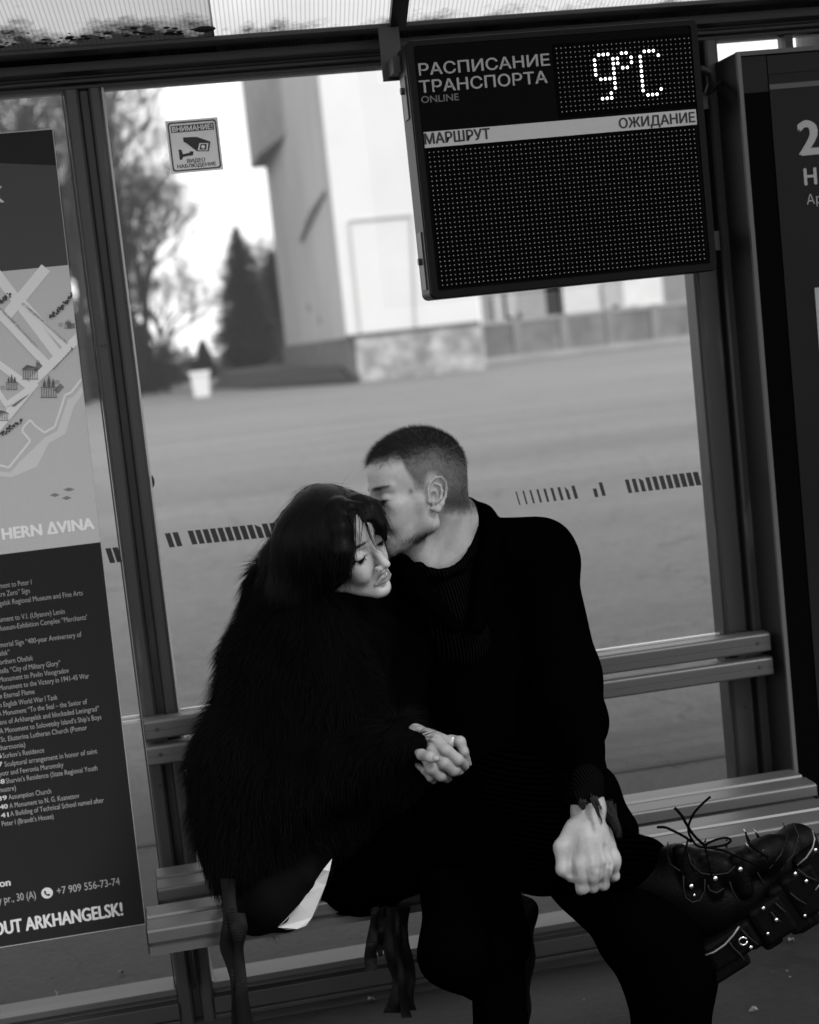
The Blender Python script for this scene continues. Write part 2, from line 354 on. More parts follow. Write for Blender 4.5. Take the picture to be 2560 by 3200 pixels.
# glass, thin panes
def glass_mat():
    m = bpy.data.materials.new('clear_glass'); m.use_nodes = True; n = m.node_tree.nodes; l = m.node_tree.links.new; n.remove(n['Principled BSDF'])
    tr = n.new('ShaderNodeBsdfTransparent'); tr.inputs[0].default_value = (.975, .975, .975, 1); gl = n.new('ShaderNodeBsdfGlossy'); gl.inputs['Roughness'].default_value = .012
    fr = n.new('ShaderNodeFresnel'); fr.inputs[0].default_value = 1.45; mx_ = n.new('ShaderNodeMixShader'); l(fr.outputs[0], mx_.inputs[0]); l(tr.outputs[0], mx_.inputs[1]); l(gl.outputs[0], mx_.inputs[2])
    df = n.new('ShaderNodeBsdfDiffuse'); df.inputs[0].default_value = (.6, .6, .6, 1)
    t = n.new('ShaderNodeTexCoord'); x = n.new('ShaderNodeTexNoise'); x.inputs['Scale'].default_value = 5; x.inputs['Detail'].default_value = 8; x.inputs['Roughness'].default_value = .75; l(t.outputs['Object'], x.inputs[0])
    r = n.new('ShaderNodeMapRange'); r.inputs[1].default_value = .5; r.inputs[2].default_value = .85; r.inputs[3].default_value = .001; r.inputs[4].default_value = .016; l(x.outputs[0], r.inputs[0])
    m3 = n.new('ShaderNodeMixShader'); l(r.outputs[0], m3.inputs[0]); l(mx_.outputs[0], m3.inputs[1]); l(df.outputs[0], m3.inputs[2])
    l(m3.outputs[0], n['Material Output'].inputs[0]); return m
m_glass = glass_mat(); GY = .030
panes = []
for x0, x1 in ((-1.26, -.060), (.014, 1.207), (1.297, 2.47)):
    o = MB().add([(x0, GY, .2), (x1, GY, .2), (x1, GY, 2.052), (x0, GY, 2.052)], [(0, 1, 2, 3)]).build('glass_pane', m_glass, sh, fix=False); panes.append(o)
for x in (.0165, 1.2005):
    MB().box(x, x+.004, .004, .026, .2045, 2.047).build('glazing_bead', m_bead if x < 1 else m_metal, sh)
MB().box(-.0625, -.0595, .012, .026, .2045, 2.047).build('glazing_bead', m_metal, sh)
for x, z in ((.0195, 1.262), (1.199, .765)):
    MB().ball((x, .02, z), .009, 8, (.7, .8, 1.5)).build('rubber_stop', m_rubber, sh, smooth=True)
# two thin pale strips running across the panes
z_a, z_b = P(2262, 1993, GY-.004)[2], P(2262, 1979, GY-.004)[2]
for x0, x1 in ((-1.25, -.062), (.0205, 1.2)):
    MB().box(x0, x1, GY-.006, GY+.006, z_a-.002, z_a+.0026).build('pale_strip', mat('pale_strip_grey', .55, .25), sh); MB().box(x0, x1, GY-.006, GY+.006, z_b-.001, z_b+.0022).build('pale_strip', mat('pale_strip_grey', .55, .25), sh)
# safety marks printed on the glass
m_mark = mat('dark_film', .03, .55)
def mark(par, x, y, w_, h_, sl_=15., cut=0):
    q = [P(x, y, GY-.002), P(x+w_, y-.09*w_, GY-.002), P(x+w_+sl_, y+h_-.1*w_, GY-.002), P(x+sl_, y+h_, GY-.002)]
    if cut: q[1] = q[1]*(1-cut)+q[2]*cut
    b_ = [p+np.array([0, .0012, 0]) for p in q]
    MB().add(q+b_, [(0, 1, 2, 3), (7, 6, 5, 4), (0, 4, 5, 1), (1, 5, 6, 2), (2, 6, 7, 3), (3, 7, 4, 0)]).build('safety_mark', m_mark, par)
for i in range(2): mark(panes[0], 329+i*22, 1714-2.5*i, 17, 46)
for i in range(2): mark(panes[1], 515+i*24, 1667-3*i, 17, 44)
for i in range(14): mark(panes[1], 586+i*23.2, 1659-2.2*i, 17, 43, cut=.25 if i in (9,) else 0)
for i in range(9): mark(panes[1], 1611+i*21.8, 1536-2.2*i, 4+i*.8, 42-i*.2, 12, cut=.3 if i == 7 else 0)
mark(panes[1], 1853, 1527, 11, 27, 7); mark(panes[1], 1871, 1508, 11, 42, 12)
for i in range(11): mark(panes[1], 1953+i*21.2, 1499-2.35*i, 11.5+i*.45, 42, 12, cut=.2 if i == 2 else 0)
mark(panes[1], 2207, 1473, 15, 42, 12)

# roof: polycarbonate sheets rising towards the street, black rib between them
def poly_mat(name, v, alpha, dirt, amt):
    m = bpy.data.materials.new(name); m.use_nodes = True; n = m.node_tree.nodes; l = m.node_tree.links.new; n.remove(n['Principled BSDF'])
    t = n.new('ShaderNodeTexCoord'); sp = n.new('ShaderNodeSeparateXYZ'); l(t.outputs['Object'], sp.inputs[0])
    s1 = n.new('ShaderNodeMath'); s1.operation = 'MULTIPLY'; s1.inputs[1].default_value = 2*math.pi/.0085; skn = n.new('ShaderNodeMath'); skn.operation = 'MULTIPLY_ADD'; skn.inputs[1].default_value = -.085; l(sp.outputs[1], skn.inputs[0]); l(sp.outputs[0], skn.inputs[2]); l(skn.outputs[0], s1.inputs[0])
    s2 = n.new('ShaderNodeMath'); s2.operation = 'SINE'; l(s1.outputs[0], s2.inputs[0])
    s3 = n.new('ShaderNodeMapRange'); s3.inputs[1].default_value = .1; s3.inputs[2].default_value = 1; s3.inputs[3].default_value = 1; s3.inputs[4].default_value = .70; l(s2.outputs[0], s3.inputs[0])
    nz1 = n.new('ShaderNodeTexNoise'); nz1.inputs['Scale'].default_value = 7; nz1.inputs['Detail'].default_value = 8; nz1.inputs['Roughness'].default_value = .7; l(t.outputs['Object'], nz1.inputs[0])
    # moss and grime gathered along the low edge: y close to the beam
    ya = n.new('ShaderNodeMapRange'); ya.inputs[1].default_value = -.115; ya.inputs[2].default_value = -.115-dirt; ya.inputs[3].default_value = amt; ya.inputs[4].default_value = -.05; l(sp.outputs[1], ya.inputs[0])
    su = n.new('ShaderNodeMath'); su.operation = 'ADD'; l(nz1.outputs[0], su.inputs[0]); l(ya.outputs[0], su.inputs[1])
    mr = n.new('ShaderNodeMapRange'); mr.inputs[1].default_value = .6; mr.inputs[2].default_value = .78; mr.inputs[3].default_value = 1; mr.inputs[4].default_value = .05; l(su.outputs[0], mr.inputs[0])
    big = n.new('ShaderNodeTexNoise'); big.inputs['Scale'].default_value = 2.2; big.inputs['Detail'].default_value = 5; l(t.outputs['Object'], big.inputs[0])
    br = n.new('ShaderNodeMapRange'); br.inputs[1].default_value = .35; br.inputs[2].default_value = .65; br.inputs[3].default_value = .8; br.inputs[4].default_value = 1.08; l(big.outputs[0], br.inputs[0])
    m1 = n.new('ShaderNodeMath'); m1.operation = 'MULTIPLY'; l(s3.outputs[0], m1.inputs[0]); l(mr.outputs[0], m1.inputs[1])
    m2 = n.new('ShaderNodeMath'); m2.operation = 'MULTIPLY'; l(m1.outputs[0], m2.inputs[0]); l(br.outputs[0], m2.inputs[1])
    m3 = n.new('ShaderNodeMath'); m3.operation = 'MULTIPLY'; m3.inputs[1].default_value = v; l(m2.outputs[0], m3.inputs[0])
    cb = n.new('ShaderNodeCombineColor'); [l(m3.outputs[0], cb.inputs[i]) for i in range(3)]
    tl = n.new('ShaderNodeBsdfTranslucent'); l(cb.outputs[0], tl.inputs[0]); df = n.new('ShaderNodeBsdfDiffuse'); l(cb.outputs[0], df.inputs[0])
    gl = n.new('ShaderNodeBsdfGlossy'); gl.inputs['Roughness'].default_value = .3
    a = n.new('ShaderNodeMixShader'); a.inputs[0].default_value = .12; l(tl.outputs[0], a.inputs[1]); l(df.outputs[0], a.inputs[2])
    b = n.new('ShaderNodeMixShader'); b.inputs[0].default_value = .04; l(a.outputs[0], b.inputs[1]); l(gl.outputs[0], b.inputs[2])
    l(b.outputs[0], n['Material Output'].inputs[0]); return m
m_roofL = poly_mat('old_polycarbonate', .40, 0, .16, .34); m_roofR = poly_mat('clean_polycarbonate', .66, 0, .06, .14)
RS = math.tan(math.radians(17))
def rz(y): return 2.1115-(y+.108)*RS
def sk(y): return .085*(y+.1)
def sheet(x0, x1, y0, y1, m, dz=0, name='roof_sheet'):
    return MB().add([(x0+sk(y0), y0, rz(y0)+dz), (x1+sk(y0), y0, rz(y0)+dz), (x1+sk(y1), y1, rz(y1)+dz), (x0+sk(y1), y1, rz(y1)+dz)], [(0, 1, 2, 3)]).build(name, m, sh, fix=False)
XR = P(1215, 80, -.1)[0]; XR2 = P(1266, 80, -.1)[0]; XS = P(668, 110, -.13)[0]
sheet(-1.5, XS+.004, -.02, -1.7, m_roofL, -.001); sheet(XS, (XR+XR2)/2, -.02, -1.7, m_roofR); sheet((XR+XR2)/2, 1.9, -.02, -1.7, m_roofR); sheet(1.9, 2.7, -.02, -1.7, m_roofL)
def rib(x0, x1, y0, y1):
    a, b = sk(y0), sk(y1)
    MB().add([(x0+a, y0, rz(y0)-.002), (x1+a, y0, rz(y0)-.002), (x1+b, y1, rz(y1)-.002), (x0+b, y1, rz(y1)-.002), (x0+a, y0, rz(y0)-.02), (x1+a, y0, rz(y0)-.02), (x1+b, y1, rz(y1)-.02), (x0+b, y1, rz(y1)-.02)],
             [(0, 1, 2, 3), (7, 6, 5, 4), (0, 4, 5, 1), (1, 5, 6, 2), (2, 6, 7, 3), (3, 7, 4, 0)]).build('roof_rib', m_black if 0 else mat('dark_rib', .012, .5), sh)
rib(XR, XR2, -.117, -1.7); rib(-.75, -.72, -.117, -1.7); rib(1.9, 1.93, -.117, -1.7)
MB().box(-1.5, 2.7, -1.76, -1.70, rz(-1.7)-.06, rz(-1.7)+.01).build('front_beam', m_beam, sh)
# debris lying along the low edge of the old sheet
rr_ = random.Random(3); mb = MB()
for i in range(90):
    x = rr_.uniform(-.42, XS+.004); y = -.118-abs(rr_.gauss(0, .014))-(.015 if rr_.random() < .3 else 0); r = rr_.uniform(.0015, .006)
    mb.ball((x, y, rz(y)-.002), r, 5, (1.6, 1, .45))
x = -.3
while x < XS and False:
    mb.tube([(x, -.125-rr_.random()*.01, rz(-.13)-.003), (x+.02, -.128-rr_.random()*.012, rz(-.13)-.004), (x+.045, -.125-rr_.random()*.014, rz(-.13)-.003)], [rr_.uniform(.0006, .0028) for _ in range(3)], 5); x += .03
mb.ball((P(640, 100, -.13)[0], -.135, rz(-.135)-.003), .012, 6, (1.8, 1, .5))
o = mb.build('roof_debris', mat('wet_moss', .012, .9), sh); o['kind'] = 'stuff'
# drain pipe in the right bay and small transom frame beyond the light box
xq = P(2547, 100, .12)[0]
MB().tube([(xq, .12, 0), (xq, .12, 2.11)], .043, 20).build('drain_pipe', m_metal, sh, smooth=True)
MB().box(P(2446, 100, .03)[0], P(2470, 100, .03)[0], .02, .06, 1.9, 2.049).build('mullion', m_beam, sh)

# ---------------------------------------------------------------- bench
be = thing('bench', 'long aluminium bench with two seat planks and two backrest slats under the couple', 'bench', (.6, -.28, 0))
def plank(name, x0, x1, y0, y1, z0, z1, ridge=None, face=False):
    # extruded profile with rounded nose and a shallow groove along the top
    ym = (y0+y1)/2; g = .004
    if face:
        r_ = .0075; arc = [(y0+r_-r_*math.sin(a), z1-r_+r_*math.cos(a)) for a in np.linspace(0, math.pi/2, 6)]; arb = [(y0+.005-.005*math.cos(a), z0+.005-.005*math.sin(a)) for a in np.linspace(0, math.pi/2, 4)]
        zm = z0+(z1-z0)*.45; pr = [(y1, z1)]+arc+[(y0, zm+.0009), (y0+.0010, zm), (y0, zm-.0009)]+arb+[(y1, z0)]
    else:
        r_ = .006; arc = [(y0+r_-r_*math.sin(a), z1-r_+r_*math.cos(a)) for a in np.linspace(0, math.pi/2, 6)]; ga = [(ym-.007-.004+.004*math.sin(a), z1-.004+.004*math.cos(a)) for a in np.linspace(0, math.pi/2, 4)][::-1]
        pr = [(y1, z0), (y1, z1-.003), (y1-.003, z1), (ym+.010, z1), (ym+.007, z1-g)]+ga+arc+[(y0, z1-.024), (y0+.010, z1-.026), (y0+.010, z1-.032), (y0, z1-.034), (y0, z0)]
    return MB().prism(pr, 'x', x0, x1).build(name, m_alu, be)
plank('seat_plank', -.066, 1.284, -.236, -.108, .452, .500)
plank('seat_plank', -.088, 1.300, -.455, -.325, .452, .500)
plank('backrest_slat', -.0545, 1.268, -.090, -.055, .755, .796, face=True)
plank('backrest_slat', -.0565, 1.270, -.090, -.055, .703, .743, face=True)
for x in (-.0545, 1.268): MB().box(x-.0015 if x < 0 else x, x if x < 0 else x+.0015, -.0885, -.057, .757, .794).build('end_cap', m_rubber, be)
for x, z in ((-.03, .776), (-.03, .724), (1.24, .776), (1.24, .724), (.60, .776), (.60, .724)): MB().tube([(x, -.0898, z), (x, -.0915, z)], [.0045, .0035], 10).build('bolt_head', m_metal, be)
for x in (-.067, 1.284): MB().box(x-.001 if x < 0 else x, x+.001 if x < 0 else x+.002, -.234, -.110, .456, .497).build('end_cap', m_rubber, be)
MB().box(-.091, -.0885, -.452, -.328, .456, .497).build('end_cap', m_rubber, be)
for x in (-.02, 1.06):
    MB().box(x-.02, x+.02, -.300, -.006, .405, .4505).build('bracket', m_metal, be, bevel=.003)
    MB().add([(x-.004, -.006, .2), (x-.004, -.28, .40), (x-.004, -.006, .40), (x+.004, -.006, .2), (x+.004, -.28, .40), (x+.004, -.006, .40)], [(0, 1, 2), (5, 4, 3), (0, 3, 4, 1), (1, 4, 5, 2), (2, 5, 3, 0)]).build('bracket_web', m_metal, be)
    pass
for x in (-.03, 1.24):
    MB().box(x-.018, x+.018, -.054, -.004, .71, .788).build('back_support', m_metal, be)

# ---------------------------------------------------------------- departure board
FY = -.25
sg = thing('departure_board', 'black electronic departure board showing 9°C hung under the shelter beam', 'display board', (.87, -.2, 1.56))
X0, X1, Z0, Z1 = .581, 1.157, 1.563, 2.046
def rr(x0, x1, z0, z1, r, n=5):
    pts = []
    for cx_, cz_, a0 in ((x1-r, z1-r, 0), (x0+r, z1-r, 90), (x0+r, z0+r, 180), (x1-r, z0+r, 270)):
        for i in range(n+1):
            a = math.radians(a0+90*i/n); pts.append((cx_+r*math.cos(a), cz_+r*math.sin(a)))
    return pts
m_case = mat('black_board_case', .004, .4, spec=.10); m_face = mat('black_board_face', .0008, .3, spec=.03)
MB().prism(rr(X0, X1, Z0, Z1, .012), 'y', FY, FY+.085).build('case', m_case, sg, bevel=.002)
def S(px, py): p = P(px/1.25+1180, py/1.25, FY); return p[0], p[2]
fx0 = S(150, 175)[0]+.004
MB().prism(rr(X0+.017, X1-.017, Z0+.016, Z1-.014, .004), 'y', FY-.002, FY+.001).build('face_panel', m_face, sg)
# rim round the face
pr_o, pr_i = rr(X0+.002, X1-.002, Z0+.002, Z1-.002, .011), rr(X0+.015, X1-.015, Z0+.014, Z1-.012, .006)
mb = MB(); n_ = len(pr_o)
mb.add([(a, FY-.006, b) for a, b in pr_o]+[(a, FY-.006, b) for a, b in pr_i]+[(a, FY-.0005, b) for a, b in pr_o]+[(a, FY-.0005, b) for a, b in pr_i],
       [(i, (i+1) % n_, n_+(i+1) % n_, n_+i) for i in range(n_)]+[(i, 2*n_+i, 2*n_+(i+1) % n_, (i+1) % n_) for i in range(n_)]+[(n_+i, n_+(i+1) % n_, 3*n_+(i+1) % n_, 3*n_+i) for i in range(n_)])
mb.build('rim', m_case, sg)
YF = FY-.0024
m_let = mat('dim_white_print', .30, .5); m_let2 = mat('grey_print', .10, .5); m_bar = mat('white_strip', .47, .5, noise=.04, nscale=30); m_ink = mat('black_ink', .006, .5)
def T(body, a, b, cap, m, y=YF-.0004, bold=0.):
    xa, za = S(*a); xb, zb = S(*b); text(body, xa, xb, (za+zb)/2, cap/1.25*PXM(FY), y, m, sg, bold=bold)
T('РАСПИСАНИЕ', (163, 296), (672, 256), 45, m_let, bold=.018); T('ТРАНСПОРТА', (165, 363), (663, 325), 46, m_let, bold=.018); T('ONLINE', (171, 403), (317, 393), 27, m_let2, bold=.018)
xa, zt = S(164, 519); xb, _ = S(1263, 432); _, zb = S(166, 581)
MB().box(X0+.0185, X1-.0175, YF-.0012, YF, zb, zt).build('header_strip', m_bar, sg)
T('МАРШРУТ', (184, 563), (439, 545), 41, m_ink, YF-.0016, .035); T('ОЖИДАНИЕ', (943, 502), (1238, 478), 39, m_ink, YF-.0016, .035)
# LED fields
ux0, uz1 = S(686, 182); ux1, uz0 = S(1243, 408)
m_ledp = mat('led_field', .0015, .7, spec=.02); m_led = mat('unlit_led', .36, .35)
MB().prism(rr(ux0-.003, ux1+.002, uz0-.004, uz1+.004, .005), 'y', YF-.0012, YF).build('led_panel', m_ledp, sg)
MB().box(X0+.021, X1-.021, YF-.0012, YF, Z0+.019, zb-.002).build('led_panel', m_ledp, sg)
PIT = (ux1-ux0)/30
NINE = [".XXX.", "X...X", "X...X", "X...X", "X...X", ".XXXX", "....X", "....X", "...X.", ".XXX."]
DEG = [".XX.", "X..X", "X..X", ".XX."]
CEE = [".XXX.", "X...X", "X....", "X....", "X....", "X....", "X....", "X....", "X...X", ".XXX."]
lit = set()
for pat, cx0 in ((NINE, 8), (DEG, 13), (CEE, 18)):
    for j, row in enumerate(pat):
        for i, ch in enumerate(row):
            if ch == 'X': lit.add((cx0+i, j+2))
mbU, mbL, mbM = MB(), MB(), MB()
for j in range(14):
    for i in range(30):
        c = (ux0+PIT*(i+.5), YF-.0018, uz1-PIT*(j+.5))
        (mbL.disc(c, .0030, 8) if (i, j) in lit else mbU.disc(c, .0011, 6))
P2 = .0089; nx = int((X1-X0-.05)/P2); nzr = int((zb-Z0-.025)/P2)
for j in range(nzr):
    for i in range(nx+1): mbM.disc((X0+.0255+i*(X1-X0-.051)/nx, YF-.0018, zb-.009-j*P2), .0011, 6)
for m_, nm, mm_ in ((mbU, 'led_grid', m_led), (mbM, 'led_grid', m_led)):
    o = m_.build(nm, mm_, sg); o['kind'] = 'stuff'
em = bpy.data.materials.new('lit_led'); em.use_nodes = True; b_ = em.node_tree.nodes['Principled BSDF']; b_.inputs['Emission Color'].default_value = (1, 1, 1, 1); b_.inputs['Emission Strength'].default_value = 1.7
mbL.build('lit_digits', em, sg)
# hangers, side bolts, cable
MB().box(P(1188, 160, -.12)[0], P(1252, 160, -.12)[0], -.125, -.118, P(1190, 256, -.12)[2], 2.098).build('hanger_plate', m_beam, sg)
MB().box(P(1188, 160, -.12)[0]+.01, X0+.004, -.19, -.125, 2.0, 2.03).build('hanger_arm', m_beam, sg)
for z in (Z1-.085, Z0+.075): MB().tube([(X0-.008, FY+.045, z), (X0+.001, FY+.045, z)], .007, 8).build('bolt', m_metal, sg)
MB().box(X0-.0025, X0, FY+.02, FY+.06, Z0+.02, Z0+.13).build('hinge_plate', m_metal, sg); MB().box(X0-.0025, X0, FY+.02, FY+.06, Z1-.14, Z1-.06).build('hinge_plate', m_metal, sg)
for z0_, z1_ in ((1.608, 1.65), (1.9, 1.935)): MB().box(1.157, 1.252, -.035, -.0045, z0_, z1_).build('side_bracket', m_metal, sg, bevel=.002)
MB().box(1.12, 1.15, FY+.085, -.03, 1.61, 1.64).build('side_arm', m_metal, sg); MB().box(1.12, 1.15, FY+.085, -.03, 1.90, 1.93).build('side_arm', m_metal, sg)
cab = [P(2190, 215, -.13), P(2215, 225, -.12), P(2222, 260, -.1), P(2212, 290, -.08), P(2225, 275, -.06), P(2262, 252, -.03)]
pts = []
for i in range(len(cab)-1):
    for t in np.linspace(0, 1, 6, endpoint=False): pts.append(cab[i]*(1-t)+cab[i+1]*t)
MB().tube(pts, [.0075 if k % 2 else .0062 for k in range(len(pts))], 10).build('cable', m_rubber, sg, smooth=True)

# ---------------------------------------------------------------- CCTV sticker on the glass
st = thing('warning_sticker', 'square pale video surveillance sticker with camera drawing on the glass', 'sticker', (.185, GY-.003, 1.867))
SY = GY-.0035
def K(cx_, cy_):  # crop coordinates (zoom of the first quarter) to the sticker plane
    p = P(cx_/1.3477, cy_/1.3477, SY); return (p[0], p[2])
def quad(pts, y, name, m, par, th=.0004):
    q = [(a, y, b) for a, b in pts]; return MB().prism(pts, 'y', y, y+th).build(name, m, par)
sxa, sza = K(696, 511); sxb, szb = K(941, 714); szb = K(722, 733)[1]; sxa = (sxa+K(722, 733)[0])/2; sxb = (sxb+K(917, 496)[0])/2
m_st = mat('sticker_paper', .85, .5, noise=.05, nscale=40); m_sti = mat('sticker_ink', .006, .5); m_stg = mat('sticker_grey_ink', .03, .5)
quad([(sxa, szb), (sxb, szb), (sxb, sza), (sxa, sza)], SY, 'paper', m_st, st, .0008)
w_, h_ = sxb-sxa, sza-szb
def U(u, v): return (sxa+u*w_, sza-v*h_)
a_, b_ = rr(U(.035, 0)[0], U(.965, 0)[0], U(0, .965)[1], U(0, .035)[1], .006), rr(U(.062, 0)[0], U(.938, 0)[0], U(0, .938)[1], U(0, .062)[1], .005)
n_ = len(a_); MB().add([(p, SY-.0004, q) for p, q in a_]+[(p, SY-.0004, q) for p, q in b_], [(i, (i+1) % n_, n_+(i+1) % n_, n_+i) for i in range(n_)]).build('border', m_stg, st)
quad([U(.09, .23), U(.91, .23), U(.91, .1), U(.09, .1)], SY-.0005, 'title_bar', m_stg, st)
text('ВНИМАНИЕ!', U(.115, 0)[0], U(.885, 0)[0], U(0, .213)[1], h_*.095, SY-.0009, m_st, st, bold=.03)
text('ВИДЕО', U(.33, 0)[0], U(.67, 0)[0], U(0, .815)[1], h_*.07, SY-.0005, m_sti, st, bold=.03)
text('НАБЛЮДЕНИЕ', U(.13, 0)[0], U(.87, 0)[0], U(0, .905)[1], h_*.068, SY-.0005, m_sti, st, bold=.03)
quad([U(.30, .33), U(.56, .34), U(.81, .45), U(.78, .58), U(.74, .585), U(.60, .48), U(.52, .60), U(.36, .45), U(.30, .41)], SY-.0004, 'camera_drawing', m_sti, st)
quad([U(.575, .445), U(.80, .462), U(.765, .63), U(.525, .61)], SY-.0009, 'camera_drawing', m_sti, st)
quad([U(.60, .465), U(.77, .478), U(.742, .612), U(.55, .595)], SY-.0014, 'camera_drawing', m_st, st)
quad([U(.62, .485), U(.735, .492), U(.715, .595), U(.585, .585)], SY-.0019, 'camera_drawing', m_sti, st)
MB().disc((U(.66, .54)[0], SY-.0024, U(.66, .54)[1]), w_*.035, 14).build('camera_drawing', m_st, st)
quad([U(.19, .55), U(.245, .56), U(.265, .645), U(.40, .625), U(.40, .60), U(.47, .61), U(.45, .685), U(.38, .685), U(.26, .70), U(.235, .745), U(.19, .75)], SY-.0004, 'camera_drawing', m_sti, st)

# ---------------------------------------------------------------- map poster
PY = -.020
po = thing('map_poster', 'tall tourist map poster with pale map above dark list panel on left pane', 'poster', (-.5, PY, .36))
m_board = mat('poster_board', .5, .5); m_dk = mat('poster_black', .004, .6, spec=.3, blotch=(1.5, .3, .8, 1.25)); m_gr = mat('poster_grey', .062, .6, spec=.3, noise=.03, nscale=120); m_map = mat('poster_map', .56, .55, noise=.03, nscale=140)
m_road = mat('map_road', .82, .55); m_low = mat('poster_dark_grey', .009, .6, spec=.3, noise=.04, nscale=120); m_wh = mat('poster_white_print', .62, .5); m_mapi = mat('map_ink', .05, .6); m_mapg = mat('map_grey_ink', .2, .6); m_riv = mat('map_river', .70, .55)
XE = lambda z: -.103+(z-.359)*(.017/1.613)
def clipx(pts):
    out_ = []; f_ = lambda p: (XE(p[1])-e_*.9)-p[0]
    for i in range(len(pts)):
        a, b = pts[i], pts[(i+1) % len(pts)]; fa_, fb_ = f_(a), f_(b)
        if fa_ >= 0: out_.append(a)
        if (fa_ >= 0) != (fb_ >= 0): t = fa_/(fa_-fb_); out_.append((a[0]+(b[0]-a[0])*t, a[1]+(b[1]-a[1])*t))
    return out_
e_ = .0012; NB = [0]
def band(pts, m, name, y):
    pts = clipx(pts); NB[0] += 1
    if len(pts) > 2: quad(pts, y-.000003*(NB[0] % 60), name, m, po, .0004)
XLm = -.98
MB().prism([(XLm, .359), (XE(.359), .359), (XE(1.972), 1.972), (XLm, 1.972)], 'y', PY, PY+.003).build('board', m_board, po)
def B(px, py): p = P(px, py, PY); return (p[0], p[2])
zA = B(165, 518)[1]; zB = B(217, 828)[1]; zC = B(323, 1693)[1]
e_ = .0012
band([(XLm, B(0, 510)[1]), (B(0, 510)[0], B(0, 510)[1]), (XE(zA)-e_, zA), (XE(1.971)-e_, 1.9705), (XLm, 1.9705)], m_dk, 'header_print', PY-.0005)
band([(XLm, zB), (XE(zB)-e_, zB), (XE(zA)-e_, zA), (B(0, 510)[0], B(0, 510)[1]), (XLm, B(0, 510)[1])], m_gr, 'title_print', PY-.0005)
band([(XLm, zC), (XE(zC)-e_, zC), (XE(zB)-e_, zB), (XLm, zB)], m_map, 'map_print', PY-.0005)
band([(XLm, .3605), (XE(.36)-e_, .3605), (XE(zC)-e_, zC), (XLm, zC)], m_low, 'list_print', PY-.0005)
def C3(cx_, cy_): return B(cx_/2.156, 800+cy_/2.156)
def road(a, b, wd, y=PY-.0010, m=None, name='map_road'):
    a, b = np.array(C3(*a)), np.array(C3(*b)); d = (b-a)/np.linalg.norm(b-a); n = np.array([-d[1], d[0]])*wd/2
    NB[0] += 5
    band([tuple(a+n), tuple(a-n), tuple(b-n), tuple(b+n)], m or m_road, name, y)
road((-60, 70), (410, 690), .0195); road((30, 420), (310, 80), .021, PY-.0014); road((-60, 330), (330, 745), .016, PY-.0018); road((140, 290), (440, 610), .011, PY-.0014)
road((215, 855), (548, 530), .017, PY-.0022); road((-20, 1160), (240, 850), .017, PY-.0022); road((-60, 690), (200, 880), .014, PY-.0018); road((-20, 900), (70, 1040), .010, PY-.0010); road((30, 1010), (190, 900), .010, PY-.0026)
band([C3(75, 1010), C3(100, 1015), C3(200, 930), C3(140, 965)], m_mapg, 'map_park', PY-.0028)
# river bank outline and the paler river
bank = [(-20, 1245), (50, 1245), (125, 1315), (60, 1430), (-20, 1420)], 
rv = [(548, 830), (480, 920), (440, 935), (400, 1060), (370, 1150), (300, 1190), (240, 1145), (205, 1105), (160, 1150), (150, 1180), (205, 1245), (125, 1345), (60, 1425), (-20, 1405)]
for i in range(len(rv)-1): road(rv[i], rv[i+1], .0042, PY-.0010, m_road, 'map_bank')
band([C3(560, 870), C3(495, 950), C3(460, 960), C3(420, 1080), C3(385, 1180), C3(300, 1225), C3(235, 1290), C3(140, 1380), C3(70, 1460), C3(-20, 1450), C3(-20, 1480), C3(80, 1490), C3(250, 1420), C3(330, 1260), C3(440, 1200), C3(500, 1010), C3(575, 900)], m_riv, 'map_river', PY-.0008)
for cx_, cy_, s_ in ((465, 1575, 42), (370, 1612, 35), (450, 1632, 35)):
    band([C3(cx_-s_, cy_), C3(cx_, cy_-16), C3(cx_+s_, cy_-3), C3(cx_, cy_+12)], mat('map_shoal', .22), 'map_shoal', PY-.0008)
rq = random.Random(5)
def hedge(a, b, n, s_):
    mbh = MB(); k = 0
    for i in range(n):
        t = i/(n-1); x = a[0]*(1-t)+b[0]*t; y = a[1]*(1-t)+b[1]*t
        for _ in range(5):
            c = C3(x+rq.uniform(-s_, s_), y+rq.uniform(-s_, s_)*1.2); mbh.disc((c[0], PY-.0030-k*.000004, c[1]), rq.uniform(.0012, .0030), 6); k += 1
        c = C3(x, y+s_*1.6); mbh.disc((c[0], PY-.0030-k*.000004, c[1]), .0008, 5)
    mbh.build('map_trees', m_mapi, po)
hedge((5, 305), (60, 265), 5, 11); hedge((350, 405), (488, 265), 10, 13); hedge((10, 1195), (135, 1115), 7, 12)
def house(x, y, sc_, dome=True):
    mbh = MB(); yy = PY-.0032
    def q(*pts): mbh.add([(C3(x+a*sc_, y+b*sc_)[0], yy, C3(x+a*sc_, y+b*sc_)[1]) for a, b in pts], [tuple(range(len(pts)))])
    for k in range(-3, 4): q((k*14-2, -18), (k*14+2, -18), (k*14+2, 34), (k*14-2, 34))
    q((-50, 34), (50, 34), (50, 38), (-50, 38)); q((-50, -20), (50, -20), (50, -24), (-50, -24))
    if dome:
        for k, hh_ in ((-26, 46), (0, 72), (26, 50)): q((k-8, -24), (k+8, -24), (k+9, -24-hh_*.45), (k, -24-hh_), (k-9, -24-hh_*.45))
    else: q((-52, -24), (-20, -52), (20, -42), (52, -24), (10, -30))
    mbh.build('map_building', mat('map_drawing_ink', .11, .6), po)
road((385, 880), (412, 905), .018, PY-.0012, m_mapg, 'map_shadow'); road((240, 745), (285, 760), .018, PY-.0012, m_mapg, 'map_shadow'); road((455, 470), (505, 470), .010, PY-.0012, m_mapg, 'map_shadow')
house(330, 910, 1.15); house(205, 790, 1.1, False); house(80, 870, .8); house(20, 1080, .8, False); house(460, 470, .5); 
mbh = MB()
